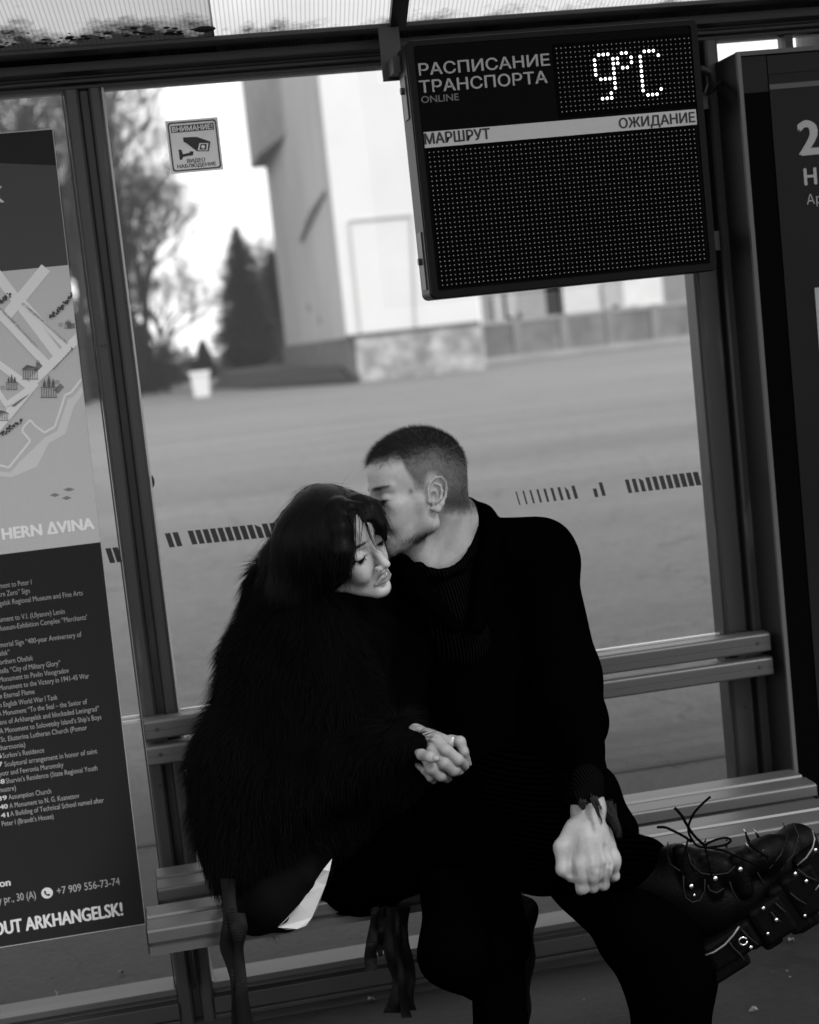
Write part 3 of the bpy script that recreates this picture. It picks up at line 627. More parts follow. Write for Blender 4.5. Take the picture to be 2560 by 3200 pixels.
for i in range(8):
    a = C3(362+i*15.5, 762-i*17); b = C3(371+i*15.5, 752-i*17); mbh.tube([(a[0], PY-.003, a[1]), (b[0], PY-.003, b[1])], .0007, 4)
mbh.build('map_arrow', m_mapi, po); band([C3(478, 612), C3(492, 622), C3(485, 640)][::-1], m_mapi, 'map_arrow', PY-.003)
for cx_, cy_, n__ in ((410, 464, '1'), (256, 716, '2'), (388, 848, '3'), (19, 886, '4')):
    p = C3(cx_, cy_); mbr = MB(); k_ = 14
    mbr.add([(p[0]+r_*math.cos(2*math.pi*i/k_), PY-.0030, p[1]+r_*math.sin(2*math.pi*i/k_)) for r_ in (.0036, .0030) for i in range(k_)], [(i, (i+1) % k_, k_+(i+1) % k_, k_+i) for i in range(k_)]); mbr.build('map_number', m_mapi, po)
    text(n__, p[0]-.001, None, p[1]-.0018, .0036, PY-.0030, m_mapi, po)
def Tdiag(body, a, b, cap, m):
    a, b = np.array(C3(*a)), np.array(C3(*b)); ang = math.atan2(b[1]-a[1], b[0]-a[0]); text(body, a[0], a[0]+np.linalg.norm(b-a), a[1], cap, PY-.0034, m, po, rot=ang)
Tdiag('ул. Северодвинская', (148, 322), (292, 448), .0052, m_mapi); Tdiag('(Severodvinskaya Str.)', (298, 455), (450, 595), .0052, m_mapg)
Tdiag('зы Люксембург', (-10, 352), (100, 462), .0052, m_mapi); Tdiag('(Rosa Luxemburg Str.)', (105, 470), (250, 618), .0052, m_mapg)
a = B(-32, 636); text('К', a[0], B(14, 633)[0], a[1], .031, PY-.001, m_wh, po, bold=.01)
a = B(-8, 1688); b = B(295, 1652); text('HERN ΔVINA', B(10, 1686)[0], b[0], (B(10, 1686)[1]+b[1])/2, .0235, PY-.001, mat('pale_print', .95), po, bold=.045)
LINES = [("ment to Peter I", 0, 200, 143, 180), ("etre Zero” Sign", -14, 239, 135, 219), ("ngelsk Regional Museum and Fine Arts", -12, 280, 373, 228), ("ument to V.I. (Ulyanov) Lenin", 0, 350, 292, 313),
 ("Museum-Exhibition Complex “Merchants’", -10, 389, 393, 340), ("morial Sign “400-year Anniversary of", 0, 462, 368, 418), ("elsk”", 0, 502, 45, 497), ("orthern Obelisk", 0, 540, 150, 523), ("tella “City of Military Glory”", 0, 580, 273, 546),
 ("Monument to Pavlin Vinogradov", -2, 617, 311, 580), ("Monument to the Victory in 1941-45 War", -2, 655, 402, 605), ("e Eternal Flame", 0, 692, 157, 674), ("n English World War I Tank", 0, 733, 260, 699),
 ("A Monument “To the Seal – the Savior of", -8, 771, 393, 720), ("ens of Arkhangelsk and blockaded Leningrad”", 0, 808, 447, 752), ("A Monument to Solovetsky Island’s Ship’s Boys", 0, 848, 457, 790), ("St. Ekaterina Lutheran Church (Pomor", 5, 885, 393, 838),
 ("lharmonia)", 0, 925, 115, 912), ("Surkov’s Residence", 14, 960, 200, 937), ("Sculptural arrangement in honor of saint", 22, 997, 438, 943), ("yotr and Fevronia Muromsky", 0, 1040, 287, 1003), ("Sharvin’s Residence (State Regional Youth", 28, 1073, 439, 1018),
 ("heatre)", 0, 1115, 73, 1105), ("Assumption Church", 40, 1147, 231, 1120), ("A Monument to N. G. Kuznetsov", 44, 1184, 357, 1142), ("A Building of Technical School named after", 48, 1222, 467, 1160), ("Peter I (Brandt’s House)", 10, 1265, 242, 1235)]
def TL(body, x0, y0, x1, y1, cap, m=None, bold=0.):
    a = B(x0*.6957, 1700+y0*.6957); b = B(x1*.6957, 1700+y1*.6957); text(body, a[0], b[0], (a[1]+b[1])/2, cap*.6957*PXM(PY), PY-.001, m or m_wh, po, bold=bold)
m_ls = mat('list_print_ink', .33, .5)
for L in LINES: TL(*L, 24, m_ls, .005)
for n__, x, y, x1 in (("6", -6, 962, 8), ("7", -4, 1000, 12), ("38", -12, 1078, 22), ("39", -6, 1152, 32), ("40", 2, 1190, 36), ("41", 6, 1228, 40)): TL(n__, x, y, x1, y-3, 21, m_wh, .04)
TL("on", 0, 1540, 48, 1533, 34, m_wh, .03); TL("y pr., 30 (A)", -6, 1614, 163, 1592, 36, m_ls, .008); TL("+7 909 556-73-74", 258, 1573, 540, 1531, 36, m_ls, .008)
TL("OUT ARKHANGELSK!", -26, 1757, 553, 1668, 62, m_wh, .03)
p = B(212*.6957, 1700+1567*.6957); MB().disc((p[0], PY-.001, p[1]), .0115, 24).build('phone_badge', m_wh, po)
ph = [(-.35, .55), (-.55, .35), (-.42, -.12), (-.1, -.45), (.35, -.6), (.55, -.38), (.3, -.15), (.08, -.28), (-.22, .05), (-.1, .28)]
band([(p[0]+a*.011, p[1]+b*.011) for a, b in ph], m_low, 'phone_icon', PY-.0016)
for (x, z) in ((XE(1.965)-.004, 1.966), (XE(.37)-.004, .366)): MB().tube([(x, PY+.003, z), (x, GY, z)], .003, 6).build('spacer', m_black, po)

# ---------------------------------------------------------------- advertising light box on the right
ab = thing('advertising_box', 'tall black advertising light box with white lettering at right of bench', 'advertising display', (1.9, -.06, 0))
AX, AT, AF = 1.284, 1.998, -.12
m_ab = mat('ad_box_side', .012, .55, spec=.3, noise=.1, nscale=8); m_abe = mat('ad_box_edge', .08, .4); m_agl = mat('ad_black_frame', .001, .5, spec=.02); m_ap = mat('ad_panel', .007, .4, blotch=(2.2, .4, .7, 1.6), spec=.12)
MB().box(AX, 2.45, AF+.004, .0, .25, AT).build('case', m_ab, ab, bevel=.002)
MB().box(AX, AX+.0085, AF-.006, AF+.0035, .25, AT).build('edge_trim', m_abe, ab); MB().box(AX+.009, 2.45, AF-.006, AF+.0035, AT-.009, AT).build('edge_trim', mat('ad_top_edge', .05, .5), ab)
MB().box(AX+.009, 2.45, AF-.001, AF+.0035, .25, AT-.0095).build('glass_frame', m_agl, ab)
xp = P(2440, 750, AF)[0]
MB().box(xp, 2.40, AF-.0035, AF-.0015, .33, AT-.05).build('panel', m_ap, ab); MB().box(xp, 2.40, AF-.0032, AF-.0015, AT-.049, AT-.012).build('panel_header', mat('ad_header', .009, .5, spec=.15), ab)
MB().box(AX+.010, xp-.002, AF-.0022, AF-.0012, P(2330, 292, AF)[2], AT-.011).build('frame_corner', mat('ad_header', .009, .5, spec=.15), ab)
MB().box(xp, 2.40, AF-.0046, AF-.0036, P(2420, 280, AF)[2], P(2420, 264, AF)[2]).build('painted_reflection', mat('ad_reflection_grey', .05, .5), ab)  # reflection across the panel painted on as a pale band
def TA(body, px, y1, y0, m=m_wh, bold=0.):
    a = P(px, y1, AF); b = P(px, y0, AF); text(body, a[0], None, a[2], b[2]-a[2], AF-.005, m, ab, bold=bold)
m_aw = mat('ad_white', .34, .5)
TA('2', 2500, 484, 376, m_aw, .045); TA('Н', 2513, 579, 528, m_aw, .03); TA('Ар', 2519, 640, 608, m_aw, -.006)
a = P(2543, 900, AF); b = P(2560, 1095, AF); MB().box(a[0], a[0]+.30, AF-.0046, AF-.0036, b[2], a[2]).build('white_block', m_aw, ab)
flush_texts()
# ---------------------------------------------------------------- background
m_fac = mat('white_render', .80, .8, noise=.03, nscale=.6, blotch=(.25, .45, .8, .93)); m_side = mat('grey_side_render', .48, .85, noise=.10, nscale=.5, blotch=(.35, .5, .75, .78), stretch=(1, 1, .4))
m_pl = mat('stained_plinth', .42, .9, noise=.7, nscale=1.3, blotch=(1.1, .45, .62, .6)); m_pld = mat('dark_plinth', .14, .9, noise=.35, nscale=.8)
m_conc = mat('pale_concrete', .42, .85, noise=.12, nscale=3); m_fence = mat('grey_concrete_fence', .17, .9, noise=.5, nscale=1.6, blotch=(.8, .4, .7, .65)); m_dkw = mat('dark_window', .015, .3)
m_soil = mat('dark_verge', .016, .95, noise=.3, nscale=.9); m_bark = mat('dark_bark', .018, .9, noise=.2, nscale=3); m_needle = mat('conifer_needles', .014, .8, noise=.4, nscale=2)
A = PG(1100, 1196); Bf = PG(1462, 1160)
def wallbox(name, a, b, z0, z1, th, m, par, out=0.):
    """upright slab from ground point a to b, outer face towards the camera side moved out by `out`"""
    a, b = np.array(a[:2], float), np.array(b[:2], float); d = (b-a)/np.linalg.norm(b-a); n = np.array([d[1], -d[0]])
    p = [a+n*out, b+n*out, b-n*th, a-n*th]
    return MB().add([(q[0], q[1], z0) for q in p]+[(q[0], q[1], z1) for q in p], [(0, 3, 2, 1), (4, 5, 6, 7), (0, 1, 5, 4), (1, 2, 6, 5), (2, 3, 7, 6), (3, 0, 4, 7)]).build(name, m, par)
bd = thing('white_building', 'tall white rendered building with stained plinth and grey side wall', 'building', tuple(A))
Fs = P(893, 1080, 74.)
PH = P(1050, 1060, A[1])[2]
far = A+(Bf-A)*1.14
A2, F2 = A.copy(), Fs.copy(); A2[2] = F2[2] = 0
ext = far+(far-A)*0
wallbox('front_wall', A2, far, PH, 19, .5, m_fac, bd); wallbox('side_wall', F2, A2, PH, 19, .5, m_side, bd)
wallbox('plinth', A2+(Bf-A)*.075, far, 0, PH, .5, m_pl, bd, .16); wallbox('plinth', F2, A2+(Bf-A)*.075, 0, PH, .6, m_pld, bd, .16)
wallbox('plinth_ledge', A2, far, PH, PH+.10, .2, mat('ledge', .12, .9), bd, .22)
# broad shallow panel frames on the front wall, drainpipe line
dF = (far-A)[:2]/np.linalg.norm((far-A)[:2]); nF = np.array([dF[1], -dF[0]])
def onF(px, py):
    # intersect pixel ray with the front wall plane
    d = RW @ np.array([px-CX, -(py-CY), -FPX]); n3 = np.array([nF[0], nF[1], 0]); t = ((A-CAM)@n3)/(d@n3); return CAM+d*t
m_tr = mat('panel_trim', .52, .85)
for q in ([(1092, 690), (1128, 1048)], [(1092, 690), (1290, 672)], [(1285, 672), (1300, 1020)]):
    a, b = onF(*q[0]), onF(*q[1]); v = np.array([nF[0], nF[1], 0])*.02
    MB().tube([a+v, b+v], .05, 6).build('panel_trim', m_tr, bd)
# projecting box and slanted darker strip on the side wall
dS = (A2-F2)[:2]/np.linalg.norm((A2-F2)[:2]); nS = np.array([dS[1], -dS[0]])
def onS(px, py):
    d = RW @ np.array([px-CX, -(py-CY), -FPX]); n3 = np.array([nS[0], nS[1], 0]); t = ((A2-CAM)@n3)/(d@n3); return CAM+d*t
p0, p1 = onS(872, 330), onS(848, 300)
v3 = np.array([nS[0], nS[1], 0])
mb = MB(); z0_ = onS(868, 462)[2]; q0 = onS(895, 400)[:2]; q1 = F2[:2]
mb.add([(q[0]+nS[0]*o_, q[1]+nS[1]*o_, z) for z in (z0_, 18) for q, o_ in ((q0, -.02), (q1, -.02), (q1, .7), (q0+(q1-q0)*.55, .7))], [(3, 2, 1, 0), (4, 5, 6, 7), (0, 1, 5, 4), (1, 2, 6, 5), (2, 3, 7, 6), (3, 0, 4, 7)])
mb.build('projecting_bay', mat('dark_bay', .30, .85, noise=.3, nscale=.8), bd)
MB().tube([onS(945, 752)+v3*.03, onS(985, 660)+v3*.05, onS(1020, 598)+v3*.03], [.10, .16, .08], 6).build('slanted_strip', mat('darker_wall_grey', .24, .9), bd)
for q in ((968, 960, .12), (955, 700, .08), (1000, 1000, .1)): MB().ball(onS(q[0], q[1]), q[2]*1.6, 6, (.5, 1, 1)).build('wall_vent', mat('darker_wall_grey', .24), bd)

pv = thing('low_pale_building', 'long low pale building with dark doorway behind the concrete fence', 'building', tuple(P(1800, 1060, 80)))
for x0, x1, yt, v in ((1480, 1700, 700, .30), (1756, 1876, 700, .62), (1700, 1756, 700, .015), (1876, 1942, 700, .42), (1942, 2066, 700, .68), (2066, 2500, 700, .22)):
    a, b = P(x0, 950, 80), P(x1, 940, 80); MB().box(a[0], b[0], 80-(0 if v < .1 else .3)-v*.2, 81, 0, 6.5).build('door' if v < .1 else 'wall_bay', mat('bay_%d' % int(v*100), v, .85, noise=.12, nscale=1), pv)
for x in (1560, 1590, 1905): a = P(x, 950, 79.5); MB().box(a[0]-.35, a[0]+.35, 79.3, 79.8, 0, 3.2).build('pillar', m_conc, pv)
fe = thing('concrete_fence', 'low grey concrete panel fence with pale posts at right of white building', 'fence', tuple(PG(1480, 1143)))
fa, fb = PG(1478, 1143), PG(2330, 1046); fl = P(1478, 1012, fa[1])[2]
nP = 6
for i in range(nP):
    a = fa+(fb-fa)*(i/nP); b = fa+(fb-fa)*((i+.96)/nP); wallbox('panel', a, b, .30, fl-.12, .12, m_fence, fe)
    c = fa+(fb-fa)*((i+.97)/nP); dd = (fb-fa)/np.linalg.norm(fb-fa)*.18; wallbox('fence_post', c-dd, c+dd, 0, fl+.02, .3, mat('fence_post_grey', .20, .9, noise=.2, nscale=1), fe, .08)
wallbox('coping', fa, fb, fl-.12, fl+.02, .25, mat('coping_grey', .30, .9, noise=.2, nscale=.6), fe, .05)
wallbox('footing', fa, fb, 0, .34, .2, mat('coping_grey', .30), fe, .25)
# flower tub
c = PG(632, 1240); wb = 55*PXM(c[1])/2
mb = MB(); z1_ = P(625, 1160, c[1])[2]
mb.add([(c[0]+sx*wb*k, c[1]+sy*wb*k, z) for z, k in ((0, .82), (z1_*.86, 1), (z1_*.86, 1.12), (z1_, 1.12)) for sx, sy in ((-1, -1), (1, -1), (1, 1), (-1, 1))],
       [(3, 2, 1, 0)]+[(4*j+i, 4*j+(i+1) % 4, 4*j+4+(i+1) % 4, 4*j+4+i) for j in range(3) for i in range(4)]+[(12, 13, 14, 15)])
tag(mb.build('concrete_planter', mat('planter_white', .72, .8, noise=.06, nscale=4), None, bevel=.02), 'white tapered concrete planter standing alone on the paving', 'planter')
# verges (low mounds)
def mound(name, pix, h, m, inset=.12):
    p = [PG(*q) for q in pix]; c = sum(p)/len(p); v = [(q[0], q[1], GZ+.004) for q in p]+[tuple((q*(1-inset)+c*inset)[:2])+(GZ+h,) for q in p]; n = len(p)
    return MB().add(v, [(i, (i+1) % n, n+(i+1) % n, n+i) for i in range(n)]+[tuple(range(n, 2*n))]).build(name, m)
struct(mound('verge', [(662, 1216), (800, 1217), (960, 1208), (1100, 1200), (1150, 1188), (1060, 1172), (950, 1158), (830, 1142), (720, 1158)], .55, m_soil))
struct(mound('verge', [(120, 1262), (300, 1250), (425, 1228), (520, 1182), (600, 1146), (560, 1140), (420, 1162), (250, 1185), (100, 1205)], .45, m_soil))
# kerb lines on the paving and a paved strip just behind the shelter
m_slab = mat('kerb_stone', .07, .9, noise=.25, nscale=6)
struct(MB().box(-30, 60, 1.30, 1.335, GZ, GZ+.003).build('paving_joint', mat('dark_joint', .02, .9)))

# trees -------------------------------------------------------------
def limb(mb, p, d, L, r, depth, rnd, spread, up):
    n = 3; pts = [p]; q = p
    for i in range(n):
        d = d+np.array([rnd.gauss(0, .13), rnd.gauss(0, .13), rnd.gauss(0, .08)+up*.05]); d = d/np.linalg.norm(d); q = q+d*L/n; pts.append(q)
    r2 = r*1.9; mb.tube(pts, [r2, r2*.85, r2*.7, r2*.52], 4 if depth > 2 else 3, cap=False)
    if depth == 0:
        if rnd.random() < .4:
            c_ = pts[rnd.choice((1, 2, 3))]+np.array([rnd.gauss(0, .12) for _ in range(3)]); e1 = np.array([rnd.gauss(0, .065) for _ in range(3)]); e2 = np.array([rnd.gauss(0, .04) for _ in range(3)]); mb.add([c_-e1, c_+e2, c_+e1, c_-e2], [(0, 1, 2, 3)])
        return
    k = rnd.choice((2, 3, 3)) if depth > 1 else 3
    for i in range(k):
        a = np.array([rnd.gauss(0, 1), rnd.gauss(0, 1), rnd.gauss(0, .6)]); a = a-d*(a@d); a /= np.linalg.norm(a)+1e-9
        s = spread*rnd.uniform(.55, 1.25); nd = d*math.cos(s)+a*math.sin(s); nd[2] += up*.12; nd /= np.linalg.norm(nd)
        st = pts[rnd.choice((2, 3, 3, 3))]
        limb(mb, st, nd, L*rnd.uniform(.62, .84), r*.58, depth-1, rnd, spread, up)
def bare_tree(px, py, Y, H, label, seed, depth=7, r=.24, spread=.5, lean=0.):
    rnd = random.Random(seed); base = P(px, py, Y); base[2] = 0
    t = thing('bare_tree', label, 'tree', tuple(base), 'bare trees along the verge'); mt, mc = MB(), MB()
    th = H*.16; mt.tube([base, base+np.array([lean*.3, 0, th*.5]), base+np.array([lean*.5, 0, th])], [r, r*.85, r*.75], 8)
    p = base+np.array([lean*.5, 0, th])
    for i in range(4):
        a = i*1.57+rnd.random(); s = .32 if i else .08
        limb(mc, p, np.array([math.cos(a)*math.sin(s)+lean*.1, math.sin(a)*math.sin(s), math.cos(s)]), H*.26*rnd.uniform(.85, 1.1), r*.55, depth-1, rnd, spread, 1.)
    mt.build('trunk', m_bark, t, fix=False); mc.build('crown', m_bark, t, fix=False)
bare_tree(262, 1230, 62, 15, 'tall bare tree seen just left of the left post beside the poster', 11, 7, .26, .55)
bare_tree(395, 1210, 70, 15, 'big dark bare tree just right of the left post', 5, 8, .30, .50)
bare_tree(60, 1260, 66, 17, 'bare tree whose crown shows above the map poster', 8, 7, .25, .55)
bare_tree(470, 1180, 84, 12.5, 'dense mid sized bare tree above the verge, left of the planter', 21, 8, .26, .55)
bare_tree(520, 1170, 96, 9.5, 'low bare tree nearest the bright gap, right end of the left row', 31, 7, .2, .62)
bare_tree(868, 1120, 120, 11, 'distant bare tree showing between conifers and grey side wall', 41, 7, .2, .55)
bare_tree(345, 1190, 90, 15, 'bare tree half hidden by the left post behind the dark tree', 51, 7, .25, .6)
def conifer(px, ytop, ybase, Y, hw, label, seed):
    rnd = random.Random(seed); b = P(px, ybase, Y); top = P(px-(ybase-ytop)*.11, ytop, Y); H = top[2]; base = np.array([b[0], Y, 0.])
    t = thing('conifer_tree', label, 'tree', tuple(base), 'dark conifers beside the grey side wall'); mt, mc = MB(), MB()
    mt.tube([base, base+np.array([0, 0, H*.97])], [.16, .02], 7)
    n = 60
    for i in range(n):
        f = i/(n-1); z = H*(.06+.93*f); R_ = hw*(1-f)**.7*(1 if f > .1 else .8)+.06
        for k in range(int(22+22*(1-f))):
            a = rnd.uniform(0, 6.283); L = R_*rnd.uniform(.6, 1.12); d = np.array([math.cos(a), math.sin(a), 0]); s = np.array([-math.sin(a), math.cos(a), 0])
            o = base+np.array([0, 0, z]); dr = rnd.uniform(-.30, -.05)
            for j in range(5):
                u = (j+.4)/5; c_ = o+d*L*u+np.array([0, 0, dr*L*u]); w_ = .20*L*(1.15-u)+.07; l_ = L*.26
                for sg_ in (-1, 1): mc.add([c_-d*l_*.3, c_+s*sg_*w_+np.array([0, 0, rnd.uniform(-.12, .04)]), c_+d*l_+np.array([0, 0, rnd.uniform(-.1, .02)])], [(0, 1, 2)])
    mt.build('trunk', m_bark, t, fix=False); mc.build('crown', m_needle, t, fix=False)
conifer(785, 700, 1135, 88, 2.3, 'pointed dark conifer, taller and left of its neighbour', 1)
conifer(885, 778, 1125, 97, 2.9, 'shorter dark conifer touching the grey side wall', 2)
conifer(640, 1058, 1140, 100, .9, 'very small dark conifer above the white planter', 3)
def shrub(px, py, Y, w_, h_, label, seed, grp='dark bushes under the bare trees'):
    rnd = random.Random(seed); b = P(px, py, Y); b[2] = 0; t = thing('bush', label, 'bush', tuple(b), grp); mc = MB(); ms = MB()
    for i in range(int(1500)):
        while True:
            q = np.array([rnd.uniform(-1, 1), rnd.uniform(-1, 1), rnd.uniform(0, 1)])
            if q[0]**2+q[1]**2+q[2]**2 < 1-.25*math.sin(q[0]*7+seed)**2: break
        c_ = b+q*np.array([w_, w_*.6, h_]); r_ = rnd.uniform(.08, .22)
        e1 = np.array([rnd.gauss(0, 1) for _ in range(3)]); e1 /= np.linalg.norm(e1); e2 = np.cross(e1, [rnd.gauss(0, 1) for _ in range(3)]); e2 /= np.linalg.norm(e2)+1e-9
        mc.add([c_-e1*r_, c_+e2*r_*.5, c_+e1*r_, c_-e2*r_*.5], [(0, 1, 2, 3)])
    for i in range(5): ms.tube([b, b+np.array([rnd.uniform(-.5, .5)*w_, 0, h_*.8])], .03, 4)
    mc.build('foliage', mat('bush_leaf', .016, .9), t, fix=False); ms.build('stem', m_bark, t, fix=False)
shrub(330, 1200, 75, 2.6, 3.4, 'broad dark bush directly right of the left post', 1); shrub(440, 1185, 82, 2.4, 2.8, 'dark bush in the middle of the left verge', 2); shrub(545, 1160, 92, 2.0, 2.6, 'smaller dark bush above the white planter', 3)
shrub(235, 1210, 72, 2.2, 4., 'dark bush in the gap between poster and left post', 4); shrub(900, 1150, 84, 1.5, 1.4, 'low dark bush in front of the grey side wall', 6)
shrub(1950, 1075, 66, 1.8, 1.9, 'low dark bush behind the concrete fence', 7, 'bushes behind the fence'); shrub(1620, 1085, 68, 1.0, 2.0, 'small dark bush behind the left end of the fence', 8, 'bushes behind the fence')
# distant pale row beyond the trees, seen through the gap
MBx = MB().box(-120, 10, 300, 306, 0, 7.); o = MBx.build('distant_terrace', mat('far_pale_wall', .72, .8), None); tag(o, 'very distant pale low building in the gap left of the conifers', 'building')
# litter on the pavement behind and in front of the bench
m_lit = mat('dry_leaf', .16, .8)
def leaf(px, py, L, a, seed, label):
    rnd = random.Random(seed); c = PG(px, py, GZ+.004); d = np.array([math.cos(a), math.sin(a), 0]); s = np.array([-d[1], d[0], 0]); v = []
    for u, w__ in ((0, 0), (.3, .28), (.6, .22), (1, 0), (.6, -.2), (.3, -.26)): v.append(c+d*L*u+s*L*w__+np.array([0, 0, .004+.006*math.sin(u*5+w__*3)]))
    o = MB().add(v+[q-np.array([0, 0, .001]) for q in v], [tuple(range(6)), tuple(range(11, 5, -1))]+[(i, 6+i, 6+(i+1) % 6, (i+1) % 6) for i in range(6)]).build('fallen_leaf', m_lit); tag(o, label, 'leaf', 'dry leaves and scraps on the pavement')
leaf(1038, 2997, .03, .3, 1, 'pale curled leaf on paving behind the bench, below the white lining'); leaf(985, 2993, .022, 2., 2, 'tiny leaf on paving left of the pale curled one')
leaf(375, 3045, .015, 1., 3, 'small pale scrap on paving left of the bench leg'); leaf(690, 2700, .02, .2, 8, 'small pale scrap hidden beside the fur coat') if 0 else None
leaf(2370, 3160, .02, 2.6, 4, 'small pale scrap under the boot at lower right'); leaf(2465, 2945, .02, .5, 5, 'pale scrap just under the boot sole') ; leaf(1150, 3130, .02, .5, 6, 'pale crumb on the ground between the ribbons')
gr = MB(); rg_ = random.Random(17)
for i in range(260):
    x, y = rg_.uniform(-.7, 2.2), rg_.uniform(-1.2, 1.9); r_ = abs(rg_.gauss(0, .0016))+.0009; gr.ball((x, y, GZ+r_*.3), r_, 5, (1.2, 1, .7))
o = gr.build('gravel', mat('grit', .06, .9, noise=.4, nscale=200)); o['kind'] = 'stuff'; o['label'] = 'scattered fine grit on the pavement around the bench'
tw = MB(); q = [PG(150, 3165, GZ+.003), PG(165, 3135, GZ+.004), PG(180, 3105, GZ+.01)]; tw.tube(q, .0016, 5); tw.tube([q[1], PG(192, 3118, GZ+.005)], .001, 4); tw.tube([q[2], PG(172, 3095, GZ+.01)], .001, 4); tw.tube([q[2], PG(200, 3096, GZ+.01)], .001, 4)
tag(tw.build('twig', m_lit), 'thin forked dry twig lying left below the poster', 'twig')

bare_tree(300, 1220, 78, 11, 'crooked bare tree standing behind the left post, lower than its neighbours', 61, 8, .24, .65)
bare_tree(420, 1200, 100, 11, 'bare tree further back between the two dark bushes', 71, 8, .24, .62)
shrub(400, 1195, 70, 2.0, 4.6, 'tallest dark evergreen bush beside the left post', 9); shrub(160, 1230, 68, 2.2, 3.2, 'dark bush mostly behind the map poster', 10)
# ---------------------------------------------------------------- people
def skin_mat(name):
    m = mat(name, .4, .5, 0, .10, 110, .22, 800, attr='tone', sss=.12, spec=.35); return m
m_skin = skin_mat('skin')
m_hair = mat('dark_hair', .0010, .5, spec=.10); m_hairs = mat('black_hair_strand', .0008, .42, spec=.12); m_buzz = mat('brown_hair_strand', .020, .6, spec=.2); m_fair = mat('fair_hair_strand', .11, .6, spec=.2)
m_fur = mat('black_fur', .0008, .8, spec=.02); m_furs = mat('fur_strand', .0018, .7, spec=.05)
m_wool = mat('black_wool', .0006, .95, 0, .3, 200, .1, 900, spec=.0); m_knit = mat('dark_knit', .006, .9, spec=.05); m_leather = mat('black_leather', .0008, .45, 0, .3, 30, .35, 220, spec=.06)
m_steel = mat('polished_steel', .8, .18, 1.); m_sole = mat('black_sole', .0012, .6, 0, .4, 20, .3, 200, spec=.05); m_dress = mat('black_pleats', .0022, .7, spec=.12); m_lace = mat('lace_cord', .0008, .8, spec=.03)
def rib_mat(name, v0, v1, axis, period, rough=.8):
    m = bpy.data.materials.new(name); m.use_nodes = True; n = m.node_tree.nodes; l = m.node_tree.links.new; b = n['Principled BSDF']; b.inputs['Roughness'].default_value = rough; b.inputs['Specular IOR Level'].default_value = 0.
    t = n.new('ShaderNodeTexCoord'); d = n.new('ShaderNodeVectorMath'); d.operation = 'DOT_PRODUCT'; l(t.outputs['Object'], d.inputs[0]); a = np.array(axis, float); a = a/np.linalg.norm(a)*2*math.pi/period; d.inputs[1].default_value = tuple(a)
    nz_ = n.new('ShaderNodeTexNoise'); nz_.inputs['Scale'].default_value = 9; l(t.outputs['Object'], nz_.inputs[0]); ma = n.new('ShaderNodeMath'); ma.operation = 'MULTIPLY_ADD'; ma.inputs[1].default_value = 1.5; l(nz_.outputs[0], ma.inputs[0]); l(d.outputs['Value'], ma.inputs[2])
    s = n.new('ShaderNodeMath'); s.operation = 'SINE'; l(ma.outputs[0], s.inputs[0]); r = n.new('ShaderNodeMapRange'); r.inputs[1].default_value = -.2; r.inputs[3].default_value = v0; r.inputs[4].default_value = v1; l(s.outputs[0], r.inputs[0]); l(r.outputs[0], b.inputs['Base Color'])
    bp = n.new('ShaderNodeBump'); bp.inputs['Distance'].default_value = .002; bp.inputs['Strength'].default_value = .45; l(s.outputs[0], bp.inputs['Height']); l(bp.outputs[0], b.inputs['Normal']); return m
def V3(*a): return np.array(a, float)

